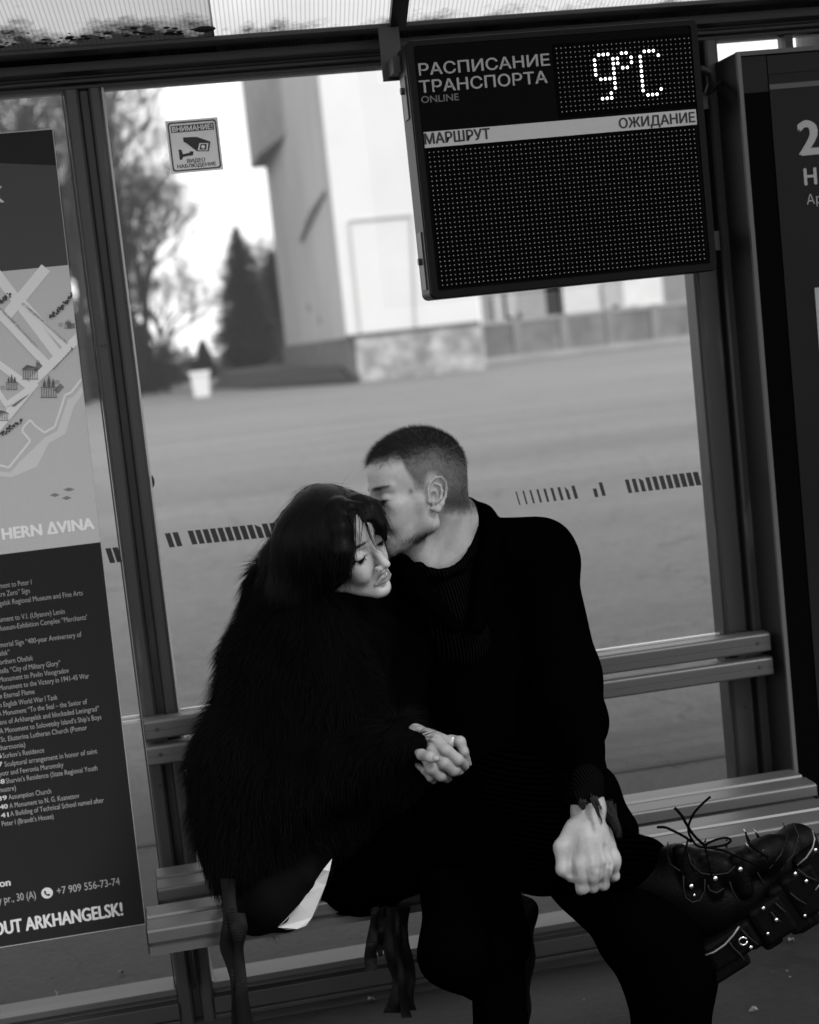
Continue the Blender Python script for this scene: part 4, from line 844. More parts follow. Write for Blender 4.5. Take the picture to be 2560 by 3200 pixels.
def head_sdf(s, T, female=False, h=.0018):
    """T maps local head coordinates (x forward, y left, z up) to the world; s scale"""
    D = SDF(h); R_, o_, sc_ = T
    def W(p): return o_+R_@(np.array(p, float)*sc_)
    def E(c, r, k=.012, sub=False, rot=None): D.ell(W(c), np.array(r)*sc_, k*sc_, R=(R_ if rot is None else R_@rot), sub=sub)
    def Cp(a, b, ra, rb=None, k=.008, sub=False): D.cap(W(a), W(b), ra*sc_, (ra if rb is None else rb)*sc_, k*sc_, sub)
    f = female
    E((-.012, 0, .036), (.090, .074, .081), .001) if not f else E((-.008, 0, .030), (.087, .070, .074), .001)                 # cranium
    E((.030, 0, .040), (.056, .058, .052), .02)                   # forehead
    E((-.033, 0, .0), (.060, .062, .055), .02)                    # occiput
    E((.026, 0, -.022), (.056, .054, .060), .02)                  # mid face
    jw = .046 if f else .050
    for sg_ in (-1, 1):
        Cp((.000, sg_*jw*1.06, -.022), (-.002 if not f else .004, sg_*jw, -.062), .016, .014, .016)
        Cp((-.002 if not f else .004, sg_*jw, -.062), (.066, sg_*.012, -.098), .015, .013, .016)
        E((.052, sg_*.040, -.020), (.020, .017, .017), .016)      # cheekbone
        E((.058, sg_*.030, -.045), (.022, .018, .024), .016)      # cheek
        Cp((.077, sg_*.010, .017), (.058, sg_*.046, .016), .0092 if not f else .005, .0065, .012)
    E((.034, 0, -.075), (.040, .036, .030), .016)                 # jaw mass
    E((.067, 0, -.083), (.019, .022, .018) if not f else (.0165, .022, .017), .012)                 # muzzle
    E((.073, 0, -.101), (.0135, .016, .012), .012)                # chin
    for sg_ in (-1, 1):                                           # eye sockets, balls, lids
        E((.092, sg_*.031, -.002), (.020, .017, .011) if f else (.0225, .020, .0125), .010, sub=True)
        E((.0675 if f else .0650, sg_*.0305, -.004), (.0135, .0150, .0115), .003)
        Cp((.0795, sg_*.020, -.0085), (.0720, sg_*.043, -.0085), .0011, .0011, .002, sub=True)   # closed lash line
        Cp((.0815, sg_*.019, .0035), (.073, sg_*.043, .0045), .0012, .0012, .003, sub=True)      # lid crease
    # nose
    nb = .0065 if not f else .0055
    Cp((.083, 0, .006), (.099, 0, -.030), nb, .0085, .010); 
    tip = (.1035, 0, -.0385); E(tip, (.0105, .0100, .0092) if not f else (.0098, .0092, .0085), .006)
    for sg_ in (-1, 1):
        E((.0925, sg_*(.0125 if not f else .0115), -.0435), (.0105, .0062, .0070) if not f else (.0100, .0055, .0062), .006)
        E((.0985, sg_*.0062, -.0505), (.0048, .0030, .0030), .002, sub=True)
        if not f: Cp((.084, sg_*.019, -.041), (.078, sg_*.028, -.062), .0014, .0010, .006, sub=True)
    # lips
    lf = 1.12 if f else .85; cw = .0215 if f else .023; cz = .0030 if f else 0.
    Cp((.0935, 0, -.0665), (.0935, 0, -.0665), .001, .001, .001)
    for sg_ in (-1, 1):
        Cp((.0895, sg_*.004, -.0665), (.0800 if f else .0785, sg_*cw, -.0715-cz), .0050*lf, .0022, .004)
        Cp((.0880, sg_*.003, -.0765), (.0790 if f else .0775, sg_*(cw-.002), -.0735-cz), .0062*lf, .0022, .004)
        Cp((.0975, sg_*.000, -.0712), (.0825 if f else .0815, sg_*(cw+.001), -.0722-cz), .0010, .0008, .0022, sub=True)
        if not f: Cp((.0915, sg_*.0028, -.054), (.0945, sg_*.0032, -.061), .0020, .0020, .004)
    E((.087, 0, -.0865), (.009, .014, .0045), .008, sub=True)     # below the lip
    return D, W
def ear(D, R_, o_, sc_, sg_=1):
    def W(x, y, z): return o_+R_@(np.array([x, sg_*y, z])*sc_)
    cx_, cz_ = -.014, -.010
    def Q(x, z, o=0.): return W(cx_+x-.18*z, .0730+.010*(.5-x/.036)+o, cz_+z)
    D.ell(Q(-.001, .0, -.006), np.array([.015, .0045, .027])*sc_, .004*sc_, R=R_)
    hx = [(.0135, -.002), (.0150, .010), (.0110, .022), (.0020, .0295), (-.0090, .0285), (-.0165, .019), (-.0185, .006), (-.0165, -.008), (-.0105, -.020)]
    D.chain([Q(*p, .003) for p in hx], [.0026*sc_]*len(hx), .0018*sc_)
    D.chain([Q(-.0105, -.020, .002), Q(-.003, -.0285, .001), Q(.006, -.026, -.001)], [.0045*sc_, .0062*sc_, .0042*sc_], .004*sc_)
    an = [(.002, .018), (-.0075, .014), (-.0105, .003), (-.0085, -.009), (-.0005, -.0165)]; D.chain([Q(*p, .0025) for p in an], [.0024*sc_]*5, .0025*sc_)
    D.cap(Q(.0125, -.006, .001), Q(.0115, -.013, .001), .0036*sc_, .0036*sc_, .003*sc_)
    D.ell(Q(.003, -.004, .004), np.array([.0070, .0120, .0095])*sc_, .002*sc_, R=R_, sub=True)
    D.ell(Q(.003, .011, .004), np.array([.0070, .0050, .0050])*sc_, .002*sc_, R=R_, sub=True)
def loc(V, T): R_, o_, sc_ = T; return ((V-o_)@R_)/sc_
def bump(L, c, r): return np.exp(-(((L-np.array(c))/np.array(r))**2).sum(1))
def project(V):
    v = (V-CAM)@RW; return np.stack([CX+FPX*v[:, 0]/-v[:, 2], CY-FPX*v[:, 1]/-v[:, 2]], 1)
def pj(p): q = project(np.array([p])); return q[0]
def resect(o, Y):
    x, y = pj(o); n = P(x, y, Y); return n, (n[1]-CAM[1])/(o[1]-CAM[1])
def hand_chain(D, pts, rs, k=.004): D.chain([P(*p) for p in pts], [r*PXM(pts[i][2]) for i, r in enumerate(rs)], k)

# ---- heads
RM = np.array([[-0.993, 0.1112, 0.0392], [-0.1063, -0.9881, 0.1108], [0.0511, 0.1059, 0.9931]])
RF = np.array([[0.6503, 0.7189, -0.2454], [-0.7571, 0.5868, -0.2873], [-0.0625, 0.3726, 0.9259]])
def rotx(a): c, s = math.cos(a), math.sin(a); return np.array([[1, 0, 0], [0, c, -s], [0, s, c]])
def roty(a): c, s = math.cos(a), math.sin(a); return np.array([[c, 0, s], [0, 1, 0], [-s, 0, c]])
def rotz(a): c, s = math.cos(a), math.sin(a); return np.array([[c, -s, 0], [s, c, 0], [0, 0, 1]])
RM = RM@roty(math.radians(4.5))
om, k_ = resect(np.array([.4957, -.36, 1.2135]), -.335); TM = (RM, om, .982*k_)
of, k_ = resect(np.array([.3393, -.40, 1.1384]), -.425); TF = (RF, of, .909*k_)

man = thing('person', 'man with cropped hair in black wool coat kissing the forehead of the woman beside him', 'person', (.62, -.3, .5))
woman = thing('person', 'woman with long black hair in black fur coat leaning against the man, eyes closed', 'person', (.25, -.3, .5))

# ================= man
D, WM = head_sdf(1, TM)
ear(D, *TM, 1); ear(D, *TM, -1)
# neck: column, sternomastoid, larynx, trapezius
def cp(D, a, b, ra, rb, k=.02): D.cap(P(*a), P(*b), ra*PXM(a[2]), rb*PXM(b[2]), k)
cp(D, (1375, 1590, -.30), (1400, 1760, -.27), 92, 96, .03)
cp(D, (1400, 1620, -.345), (1345, 1760, -.335), 22, 20, .02)
cp(D, (1440, 1600, -.26), (1470, 1730, -.24), 50, 62, .03)
cp(D, (1322, 1735, -.325), (1330, 1775, -.31), 16, 22, .02)
cp(D, (1290, 1705, -.325), (1345, 1760, -.30), 40, 55, .03)
VH, QH = D.mesh()
L = loc(VH, TM); tone = np.full(len(VH), .44)+.02*vnoise(VH, 60, 1)
scalp_front = .062-.35*np.abs(L[:, 1])  # hairline
hair_m = ((L[:, 2] > .058+.25*np.maximum(0, .05-L[:, 0])*0) & (L[:, 0] > .02))*1.
# hairline as a polyline in (x,z): temple and sideburn
hl_x = np.array([-.12, -.09, -.060, -.036, -.022, -.006, .004, .020, .030, .036, .050, .075, .10])
hl_z = np.array([-.055, -.052, -.050, -.040, .020, .026, -.002, .012, .040, .062, .064, .068, .070])
line = np.interp(L[:, 0], hl_x, hl_z); hm = np.clip((L[:, 2]-line+.004*vnoise(VH, 160, 77))/.024+.5, 0, 1)*(L[:, 2] > -.07)
topm = np.clip((L[:, 2]-(.064+.20*np.minimum(0, L[:, 0]+.03))+.006*vnoise(VH, 110, 78))/.040+.5, 0, 1)*hm
earz = bump(L, (-.014, .080, -.010), (.022, .014, .034))+bump(L, (-.014, -.080, -.010), (.022, .014, .034)); earz = np.clip(earz*2.5-.3, 0, 1)
hm = hm*(1-earz); topm = topm*(1-earz)
hv = .115+.03*vnoise(VH, 90, 3)-.075*np.clip((-.02-L[:, 0])/.06, 0, 1); tone = tone*(1-hm*.85)+hv*hm*.85; tone = tone*(1-topm)+.022*topm
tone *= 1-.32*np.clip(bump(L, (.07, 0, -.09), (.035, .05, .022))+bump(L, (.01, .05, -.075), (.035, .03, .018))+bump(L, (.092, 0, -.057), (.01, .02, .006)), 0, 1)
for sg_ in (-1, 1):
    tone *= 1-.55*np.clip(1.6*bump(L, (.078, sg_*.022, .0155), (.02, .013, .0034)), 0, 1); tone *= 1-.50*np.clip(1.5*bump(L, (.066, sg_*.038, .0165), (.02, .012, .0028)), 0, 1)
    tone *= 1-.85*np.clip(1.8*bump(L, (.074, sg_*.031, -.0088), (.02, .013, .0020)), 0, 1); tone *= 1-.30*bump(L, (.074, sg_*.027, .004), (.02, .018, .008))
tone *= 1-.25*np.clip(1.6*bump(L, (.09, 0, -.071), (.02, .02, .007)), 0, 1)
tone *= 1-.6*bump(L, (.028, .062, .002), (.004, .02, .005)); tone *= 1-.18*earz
# ---- man's hands and wrists, built in the same body mesh
def nails(): pass
DH = SDF(.0016)
# hand hanging over her shin: back of the hand to the camera, fingers folded under
yb = -.80
hand_chain(DH, [(1838, 2440, -.76), (1839, 2530, -.805), (1835, 2600, -.835)], [46, 49, 54], .02)     # wrist
DH.ell(P(1838, 2652, -.845), np.array([88, 38, 66])*PXM(-.84), .02)
for a, b, ra, rb in (((1802, 2600, -.84), (1817, 2718, -.865), 36, 25), ((1835, 2600, -.85), (1856, 2718, -.878), 36, 24), ((1865, 2600, -.84), (1888, 2704, -.868), 34, 23), ((1885, 2610, -.825), (1914, 2688, -.850), 32, 21)):
    cp(DH, a, b, ra, rb, .012)
hand_chain(DH, [(1815, 2700, -.868), (1820, 2735, -.872), (1820, 2774, -.868), (1816, 2780, -.825)], [27, 23.5, 20, 18], .006)
hand_chain(DH, [(1853, 2700, -.875), (1856, 2738, -.877), (1854, 2772, -.868), (1850, 2778, -.825)], [25, 21, 17, 15], .006)
hand_chain(DH, [(1885, 2690, -.868), (1889, 2725, -.869), (1887, 2765, -.862), (1882, 2770, -.825)], [24, 20, 16.5, 15], .006)
hand_chain(DH, [(1910, 2676, -.850), (1918, 2705, -.850), (1921, 2738, -.846), (1914, 2746, -.815)], [22, 17.5, 14.5, 13], .006)
hand_chain(DH, [(1800, 2590, -.835), (1756, 2648, -.850), (1760, 2716, -.862), (1786, 2742, -.860)], [36, 25, 21, 16], .008)   # thumb
for q in ((1816, 2718), (1860, 2714), (1894, 2700), (1917, 2686)): DH.ell(P(q[0], q[1], -.868 if q[0] < 1900 else -.852), .0090, .014)
for a, b in (((1822, 2625, -.866), (1818, 2705, -.876)), ((1842, 2620, -.868), (1855, 2700, -.884)), ((1868, 2620, -.866), (1886, 2690, -.882))): cp(DH, a, b, 3, 3.5, .018)
for q0, q1 in (((1836, 2650, -.893), (1838, 2722, -.897)), ((1868, 2650, -.886), (1873, 2714, -.892)), ((1894, 2650, -.872), (1903, 2700, -.880))): DH.cap(P(*q0), P(*q1), .002, .0035, .010, sub=True)
for q0, q1 in (((1837, 2742, -.893), (1834, 2800, -.885)), ((1869, 2738, -.895), (1866, 2798, -.885)), ((1902, 2725, -.885), (1902, 2785, -.880))): DH.cap(P(*q0), P(*q1), .0030, .0060, .006, sub=True)
DH.cap(P(1774, 2668, -.880), P(1786, 2735, -.876), .003, .0065, .006, sub=True)
VL, QL = DH.mesh()
tl = np.full(len(VL), .27)+.02*vnoise(VL, 70, 5)
px = project(VL)
for q0, q1 in (((1848, 2496), (1886, 2478)),):
    a, b = np.array(q0, float), np.array(q1, float); t = np.clip(((px-a)@(b-a))/((b-a)@(b-a)), 0, 1); d = np.linalg.norm(px-a-t[:, None]*(b-a), axis=1); tl *= 1-.75*(d < 8)
for a, b in (((1833, 2720), (1850, 2790)), ((1876, 2712), (1870, 2790)), ((1905, 2700), (1900, 2780))):
    a, b = np.array(a, float), np.array(b, float); t = np.clip(((px-a)@(b-a))/((b-a)@(b-a)), 0, 1); d = np.linalg.norm(px-a-t[:, None]*(b-a), axis=1); tl *= 1-.35*np.exp(-(d/3.5)**2)
# body under the clothes
def join(parts):
    V, Q, C, o = [], [], [], 0
    for v, q, c in parts: V.append(v); Q.append(q+o); C.append(c); o += len(v)
    return np.concatenate(V), np.concatenate(Q), np.concatenate(C)
DB = SDF(.007)
def cpm(D, a, b, ra, rb, k=.03): D.cap(P(*a), P(*b), ra*PXM(a[2]), rb*PXM(b[2]), k)
for a, b, ra, rb in (((1440, 1840, -.27), (1510, 2450, -.26), 130, 140), ((1360, 1800, -.25), (1660, 1780, -.24), 70, 70), ((1690, 1800, -.25), (1790, 2230, -.45), 60, 52), ((1790, 2230, -.45), (1838, 2500, -.79), 50, 42),
                     ((1300, 1800, -.25), (1250, 2150, -.38), 60, 50), ((1250, 2150, -.38), (1300, 2330, -.50), 30, 14), ((1450, 2560, -.28), (1490, 2780, -.60), 90, 60), ((1490, 2780, -.60), (1560, 2950, -.66), 56, 50), ((1560, 2950, -.66), (1575, 3740, -.68), 50, 45), ((1640, 2560, -.28), (2010, 2880, -.76), 90, 80), ((2010, 2880, -.76), (2110, 3700, -.74), 75, 55), ((1400, 1760, -.27), (1420, 1850, -.27), 80, 100)): cpm(DB, a, b, ra, rb)
VB, QB = DB.mesh()
V, Q, C = join([(VH, QH, tone), (VL, QL, tl), (VB, QB, np.full(len(VB), .4))])
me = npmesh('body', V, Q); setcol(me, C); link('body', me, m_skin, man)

# cropped hair: strands planted on the scalp
NH = vnormals(VH, QH)
def plant(V, Nn, w_, n, rg):
    p = w_/w_.sum(); i = rg.choice(len(V), n, p=p); return i, V[i]+rg.normal(0, .0010, (n, 3))
def grow(V, Nn, T, w_, n, length, comb, lift, jit, rg, K_=4, droop=0.):
    R_, o_, sc_ = T; i, p = plant(V, Nn, w_, n, rg); nn = Nn[i]; Lc = loc(V[i], T); c = comb(Lc)@R_.T; c = c-nn*(c*nn).sum(1)[:, None]
    c /= np.linalg.norm(c, axis=1)[:, None]+1e-9; d = c*(1-lift)+nn*lift+rg.normal(0, jit, (n, 3)); d /= np.linalg.norm(d, axis=1)[:, None]
    le = (length(Lc)*rg.uniform(.65, 1.15, n))[:, None]; t = np.linspace(0, 1, K_)
    return np.stack([p-nn*.0006+d*le*u+c*le*droop*u*u for u in t], 1)
def comb_m(L):
    b_ = 1/(1+np.exp(-(L[:, 2]-.066)/.010)); f_ = 1/(1+np.exp(-L[:, 0]/.012)); return np.stack([.9*b_+(-.15+.3*f_)*(1-b_), 0*L[:, 0], .25*b_-(1-b_)], 1)
rg = np.random.default_rng(4)
S1 = grow(VH, NH, TM, topm**1.1+1e-9, 11000, lambda L: np.interp(L[:, 0], [-.1, 0, .06], [.009, .013, .016]), comb_m, .55, .22, rg)
S2 = grow(VH, NH, TM, np.clip(hm-topm, 0, 1)**1.5+1e-9, 14000, lambda L: .0045+.004*np.clip((L[:, 2]-.02)/.05, 0, 1), comb_m, .22, .15, rg)
strands('hair', S1, .00020, m_buzz, man); strands('hair', S2[:7000], .00012, m_buzz, man); strands('hair', S2[7000:], .00012, m_fair, man)
brow = sum(bump(L, (.078, sg_*.022, .0160), (.012, .013, .0032))+bump(L, (.064, sg_*.040, .0168), (.012, .010, .0026)) for sg_ in (-1, 1))
strands('eyebrow', grow(VH, NH, TM, brow**2+1e-12, 800, lambda L: .0058+0*L[:, 0], lambda L: np.stack([-.3+0*L[:, 0], np.sign(L[:, 1]), .35+0*L[:, 0]], 1), .25, .12, rg), .00018, m_buzz, man)
beard = np.clip(bump(L, (.070, 0, -.100), (.022, .03, .016))+bump(L, (.02, .047, -.085), (.030, .03, .011))+bump(L, (-.002, .062, -.050), (.006, .012, .018))*.5, 0, 1)*(L[:, 2] < -.03)
strands('beard', grow(VH, NH, TM, beard**1.6+1e-12, 2200, lambda L: .009+0*L[:, 0], lambda L: np.stack([.2+0*L[:, 0], 0*L[:, 0], -1+0*L[:, 0]], 1), .35, .2, rg), .00013, m_buzz, man)
lashes = bump(L, (.078, .031, -.0085), (.012, .011, .0015))
strands('eyelash', grow(VH, NH, TM, lashes**2+1e-12, 90, lambda L: .007+0*L[:, 0], lambda L: np.stack([.5+0*L[:, 0], .3+0*L[:, 0], -.8+0*L[:, 0]], 1), .5, .1, rg), .00022, m_hairs, man)

# coat
DC = SDF(.005)
for a, b, ra, rb, k in (((1430, 1870, -.25), (1500, 2400, -.27), 170, 215, .05), ((1350, 1800, -.25), (1682, 1742, -.24), 100, 112, .04), ((1540, 1716, -.22), (1682, 1742, -.24), 100, 110, .04),
                     ((1696, 1795, -.25), (1765, 2120, -.38), 110, 112, .03), ((1765, 2120, -.38), (1795, 2260, -.46), 112, 104, .03), ((1795, 2260, -.46), (1838, 2418, -.735), 96, 60, .03),
                     ((1320, 1830, -.26), (1240, 2180, -.40), 100, 85, .03), ((1240, 2180, -.40), (1310, 2330, -.50), 80, 50, .03),
                     ((1640, 2050, -.29), (1690, 2460, -.32), 90, 100, .04), ((1500, 2450, -.28), (1840, 2480, -.27), 130, 92, .05), ((1840, 2480, -.27), (1915, 2600, -.34), 88, 86, .03), ((1480, 2470, -.30), (1470, 2740, -.62), 150, 150, .05), ((1470, 2740, -.62), (1425, 2975, -.66), 150, 112, .04), ((1425, 2975, -.66), (1500, 3060, -.66), 110, 70, .03)):
    DC.cap(P(*a), P(*b), ra*PXM(a[2]), rb*PXM(b[2]), k)
DC.chain([P(1462, 1590, -.20), P(1500, 1622, -.235), P(1533, 1680, -.30), P(1520, 1790, -.37), P(1490, 1960, -.42)], [34*PXM(-.2), 44*PXM(-.2), 44*PXM(-.3), 34*PXM(-.4), 24*PXM(-.4)], .02)
DC.chain([P(1455, 1590, -.20), P(1380, 1640, -.17), P(1290, 1740, -.22), P(1300, 1850, -.36), P(1420, 1960, -.42)], [30*PXM(-.2), 40*PXM(-.2), 44*PXM(-.3), 34*PXM(-.4), 24*PXM(-.4)], .02)
DC.chain([P(1250, 1765, -.36), P(1288, 1806, -.39), P(1370, 1910, -.41)], [.022, .022, .018], .015)
DC.cap(P(1395, 1640, -.285), P(1400, 1800, -.30), 100*PXM(-.3), 92*PXM(-.3), .012, sub=True)
DC.ell(P(1838, 2492, -.80), .040, .008, sub=True)
Vc, Qc = DC.mesh(); Nc = vnormals(Vc, Qc); Vc = Vc+Nc*(vnoise(Vc, 22, 8)*.0035)[:, None]
link('coat', npmesh('coat', Vc, Qc), m_wool, man)
# sweater with ribbed collar and frayed cuff
m_rib = rib_mat('ribbed_knit', .0006, .0042, (1, .2, .12), .0062); m_rib2 = rib_mat('ribbed_cuff', .0010, .004, (1, .05, .05), .0050)
DS = SDF(.004); DS.ell(P(1400, 1925, -.315), np.array([.070, .075, .080]), .02); DS.chain([P(1330, 1812, -.32), P(1400, 1845, -.345), P(1462, 1815, -.33), P(1500, 1755, -.295), P(1515, 1700, -.25)], [.026, .030, .030, .026, .022], .02); DS.cap(P(1405, 1885, -.315), P(1440, 2000, -.33), .055, .06, .02)
Vs, Qs = DS.mesh(); link('sweater', npmesh('sweater', Vs, Qs), m_rib, man)
DK = SDF(.003); ring = [(1284, 1742, -.30), (1312, 1772, -.345), (1345, 1790, -.375), (1392, 1792, -.385), (1440, 1770, -.365), (1478, 1722, -.33), (1497, 1660, -.28), (1485, 1610, -.22), (1420, 1600, -.19), (1340, 1650, -.21), (1284, 1742, -.30)]
DK.chain([P(*q) for q in ring], [14*PXM(-.3)]*len(ring), .008)
Vk, Qk = DK.mesh(); link('sweater_collar', npmesh('sweater_collar', Vk, Qk), m_rib, man)
DQ = SDF(.0025); DQ.chain([P(1836, 2440, -.765), P(1834, 2490, -.80)], [55*PXM(-.78), 58*PXM(-.78)], .006); DQ.chain([P(1812, 2488, -.825), P(1822, 2524, -.84)], [24*PXM(-.8), 8*PXM(-.8)], .012); DQ.ell(P(1893, 2522, -.84), (.014, .05, .012), .004, sub=True)
Vq, Qq = DQ.mesh(); link('sweater_cuff', npmesh('sweater_cuff', Vq, Qq), m_rib2, man)
fr_ = []
rg = np.random.default_rng(9)
for a, b, n_, sp in (((1853, 2495, -.842), (1881, 2583, -.885), 70, 5), ((1860, 2495, -.842), (1882, 2548, -.88), 30, 4), ((1820, 2505, -.842), (1822, 2535, -.865), 60, 9), ((1898, 2510, -.80), (1936, 2620, -.86), 150, 8), ((1903, 2530, -.80), (1928, 2600, -.86), 90, 9)):
    for i in range(n_):
        p0 = P(a[0]+rg.normal(0, sp), a[1]+rg.normal(0, 5), a[2]); p1 = P(b[0]+rg.normal(0, sp*.5), b[1]-rg.uniform(0, 30), b[2]); m_ = (p0+p1)/2+rg.normal(0, .0012, 3); fr_.append([p0, (p0+m_)/2, m_, (m_+p1)/2, p1])
strands('frayed_yarn', np.array(fr_), .00045, mat('yarn', .006, .8), man)
# trousers
DT = SDF(.006)
for a, b, ra, rb, k in (((1690, 2590, -.38), (2020, 2905, -.74), 128, 148, .04), ((2020, 2905, -.74), (2095, 3050, -.75), 148, 138, .04), ((2095, 3050, -.75), (2110, 3700, -.74), 136, 128, .04), ((1500, 2780, -.62), (1560, 2950, -.66), 130, 96, .03), ((1560, 2950, -.66), (1575, 3740, -.68), 92, 92, .03)):
    DT.cap(P(*a), P(*b), ra*PXM(a[2]), rb*PXM(b[2]), k)
Vt, Qt = DT.mesh(); Nt = vnormals(Vt, Qt); Vt = Vt+Nt*(vnoise(Vt, 30, 12)*.004)[:, None]; link('trousers', npmesh('trousers', Vt, Qt), m_wool, man)
DL = SDF(.004); DL.chain([P(1560, 2830, -.60), P(1600, 2900, -.64), P(1600, 2990, -.66), P(1585, 3150, -.66), P(1585, 3740, -.68)], [70*PXM(-.6), 62*PXM(-.6), 66*PXM(-.6), 68*PXM(-.6), 66*PXM(-.6)], .02); DL.ell(P(1640, 2850, -.62), np.array([44, 40, 46])*PXM(-.6), .02)
Vl, Ql = DL.mesh(); Nl = vnormals(Vl, Ql); Vl = Vl+Nl*(vnoise(Vl, 60, 2)*.003)[:, None]; link('boot_shaft', npmesh('boot_shaft', Vl, Ql), m_leather, man)

DZ = SDF(.006)
for x_, yy_, Yd_ in ((1585, 3770, -.70), (2115, 3730, -.76)):
    q = P(x_, yy_, Yd_); q[2] = GZ+.045; DZ.cap(q+np.array([0, .08, 0]), q+np.array([0, -.14, -.008]), .044, .036, .01); DZ.cap(q+np.array([0, .06, .06]), q+np.array([0, .04, 0]), .05, .045, .03)
Vz, Qz = DZ.mesh(); Vz[:, 2] = np.maximum(Vz[:, 2], GZ+.001); link('shoes', npmesh('shoes', Vz, Qz), m_leather, man)

# ================= woman
D, WF = head_sdf(1, TF, True)
cp(D, (1040, 1760, -.38), (1030, 1900, -.33), 62, 66, .03)
VF, QF = D.mesh(); LF = loc(VF, TF); tf = np.full(len(VF), .40)+.015*vnoise(VF, 50, 2)
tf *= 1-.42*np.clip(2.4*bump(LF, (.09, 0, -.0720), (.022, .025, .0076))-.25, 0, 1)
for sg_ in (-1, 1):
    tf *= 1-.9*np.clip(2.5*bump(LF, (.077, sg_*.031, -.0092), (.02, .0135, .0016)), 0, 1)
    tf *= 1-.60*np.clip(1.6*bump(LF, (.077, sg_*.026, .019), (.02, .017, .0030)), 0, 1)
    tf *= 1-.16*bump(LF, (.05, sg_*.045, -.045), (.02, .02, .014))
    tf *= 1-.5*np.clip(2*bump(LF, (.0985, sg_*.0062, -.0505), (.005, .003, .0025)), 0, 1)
DW = SDF(.0015)   # her hands: right hand over, thumb of the left hand across it
hand_chain(DW, [(1300, 2290, -.60), (1345, 2318, -.625), (1375, 2330, -.635)], [30, 34, 40], .012)
hand_chain(DW, [(1365, 2318, -.645), (1395, 2345, -.670), (1432, 2375, -.672), (1452, 2395, -.655)], [26, 20, 18, 15], .004)
hand_chain(DW, [(1410, 2315, -.630), (1438, 2318, -.650), (1450, 2350, -.655), (1466, 2388, -.645)], [20, 17.5, 15, 9], .004)
hand_chain(DW, [(1355, 2345, -.650), (1388, 2385, -.672), (1420, 2408, -.668), (1438, 2415, -.650)], [24, 19, 17.5, 14.5], .004)
hand_chain(DW, [(1330, 2365, -.640), (1348, 2402, -.668), (1378, 2425, -.664), (1402, 2435, -.648)], [18, 18, 16.5, 13.5], .004)
hand_chain(DW, [(1305, 2390, -.625), (1325, 2408, -.650), (1345, 2430, -.650), (1356, 2440, -.640)], [9, 10, 12, 10.5], .003)
hand_chain(DW, [(1300, 2347, -.640), (1318, 2358, -.670), (1345, 2366, -.692), (1362, 2370, -.690)], [8, 17, 18.5, 13], .004)
VW, QW = DW.mesh(); tw_ = np.full(len(VW), .24)+.02*vnoise(VW, 90, 5)
px = project(VW)
nail = np.exp(-(((px-np.array([1365, 2368]))/np.array([9, 8]))**2).sum(1)*.9)*(VW[:, 1] < -.68); tw_ += nail*.10
ringn = np.abs(np.sqrt((((px-np.array([1364, 2369]))/np.array([11, 10]))**2).sum(1))-1); tw_ *= 1-.45*np.exp(-(ringn/.18)**2)*(VW[:, 1] < -.68)
for q in ((1458, 2400), (1442, 2418), (1408, 2438)): tw_ *= 1-.0*np.exp(-(((px-np.array(q))/9)**2).sum(1))
DB = SDF(.007)
for a, b, ra, rb in (((1000, 1900, -.30), (950, 2600, -.28), 95, 120), ((880, 1900, -.28), (1120, 1880, -.28), 60, 60), ((870, 1920, -.28), (900, 2380, -.42), 45, 40), ((900, 2400, -.42), (1310, 2315, -.61), 34, 20), ((1130, 1920, -.28), (1180, 2350, -.45), 45, 38), ((1180, 2350, -.45), (1300, 2350, -.63), 35, 20),
                     ((980, 2750, -.34), (1420, 2600, -.58), 70, 70), ((1420, 2600, -.58), (1590, 2500, -.72), 60, 60), ((1590, 2500, -.72), (2040, 2700, -.72), 60, 48), ((1030, 1850, -.33), (1010, 1950, -.30), 50, 80)): cpm(DB, a, b, ra, rb)
VB, QB = DB.mesh()
V, Q, C = join([(VF, QF, tf), (VW, QW, tw_), (VB, QB, np.full(len(VB), .4))])
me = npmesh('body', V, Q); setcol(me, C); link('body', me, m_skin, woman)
# lashes
rg = np.random.default_rng(3); NF = vnormals(VF, QF)
for sg_ in (-1, 1):
    wl_ = bump(LF, (.076, sg_*.032, -.0095), (.012, .012, .0013))
    strands('eyelash', grow(VF, NF, TF, wl_**2+1e-12, 120, lambda L: .0095+0*L[:, 0], lambda L: np.stack([.4+0*L[:, 0], .45*np.sign(L[:, 1]), -.9+0*L[:, 0]], 1), .45, .10, rg, 5, -.2), .00032, m_hairs, woman)
    wb_ = bump(LF, (.078, sg_*.026, .019), (.012, .017, .0028)); strands('eyebrow', grow(VF, NF, TF, wb_**2+1e-12, 260, lambda L: .005+0*L[:, 0], lambda L: np.stack([0*L[:, 0], np.sign(L[:, 1]), .3+0*L[:, 0]], 1), .15, .08, rg), .00018, m_hairs, woman)
MB().tube([WF((.0955+.0030*math.cos(a), -.0165-.0025*math.sin(a)*0-.002*math.cos(a), -.0460+.0034*math.sin(a))) for a in np.linspace(0, 5.6, 14)], .0007, 6).build('nose_ring', m_steel, woman, smooth=True)
MB().ball(WF((.0985, -.0015, -.0590)), .0017, 8).build('lip_stud', m_steel, woman, smooth=True)

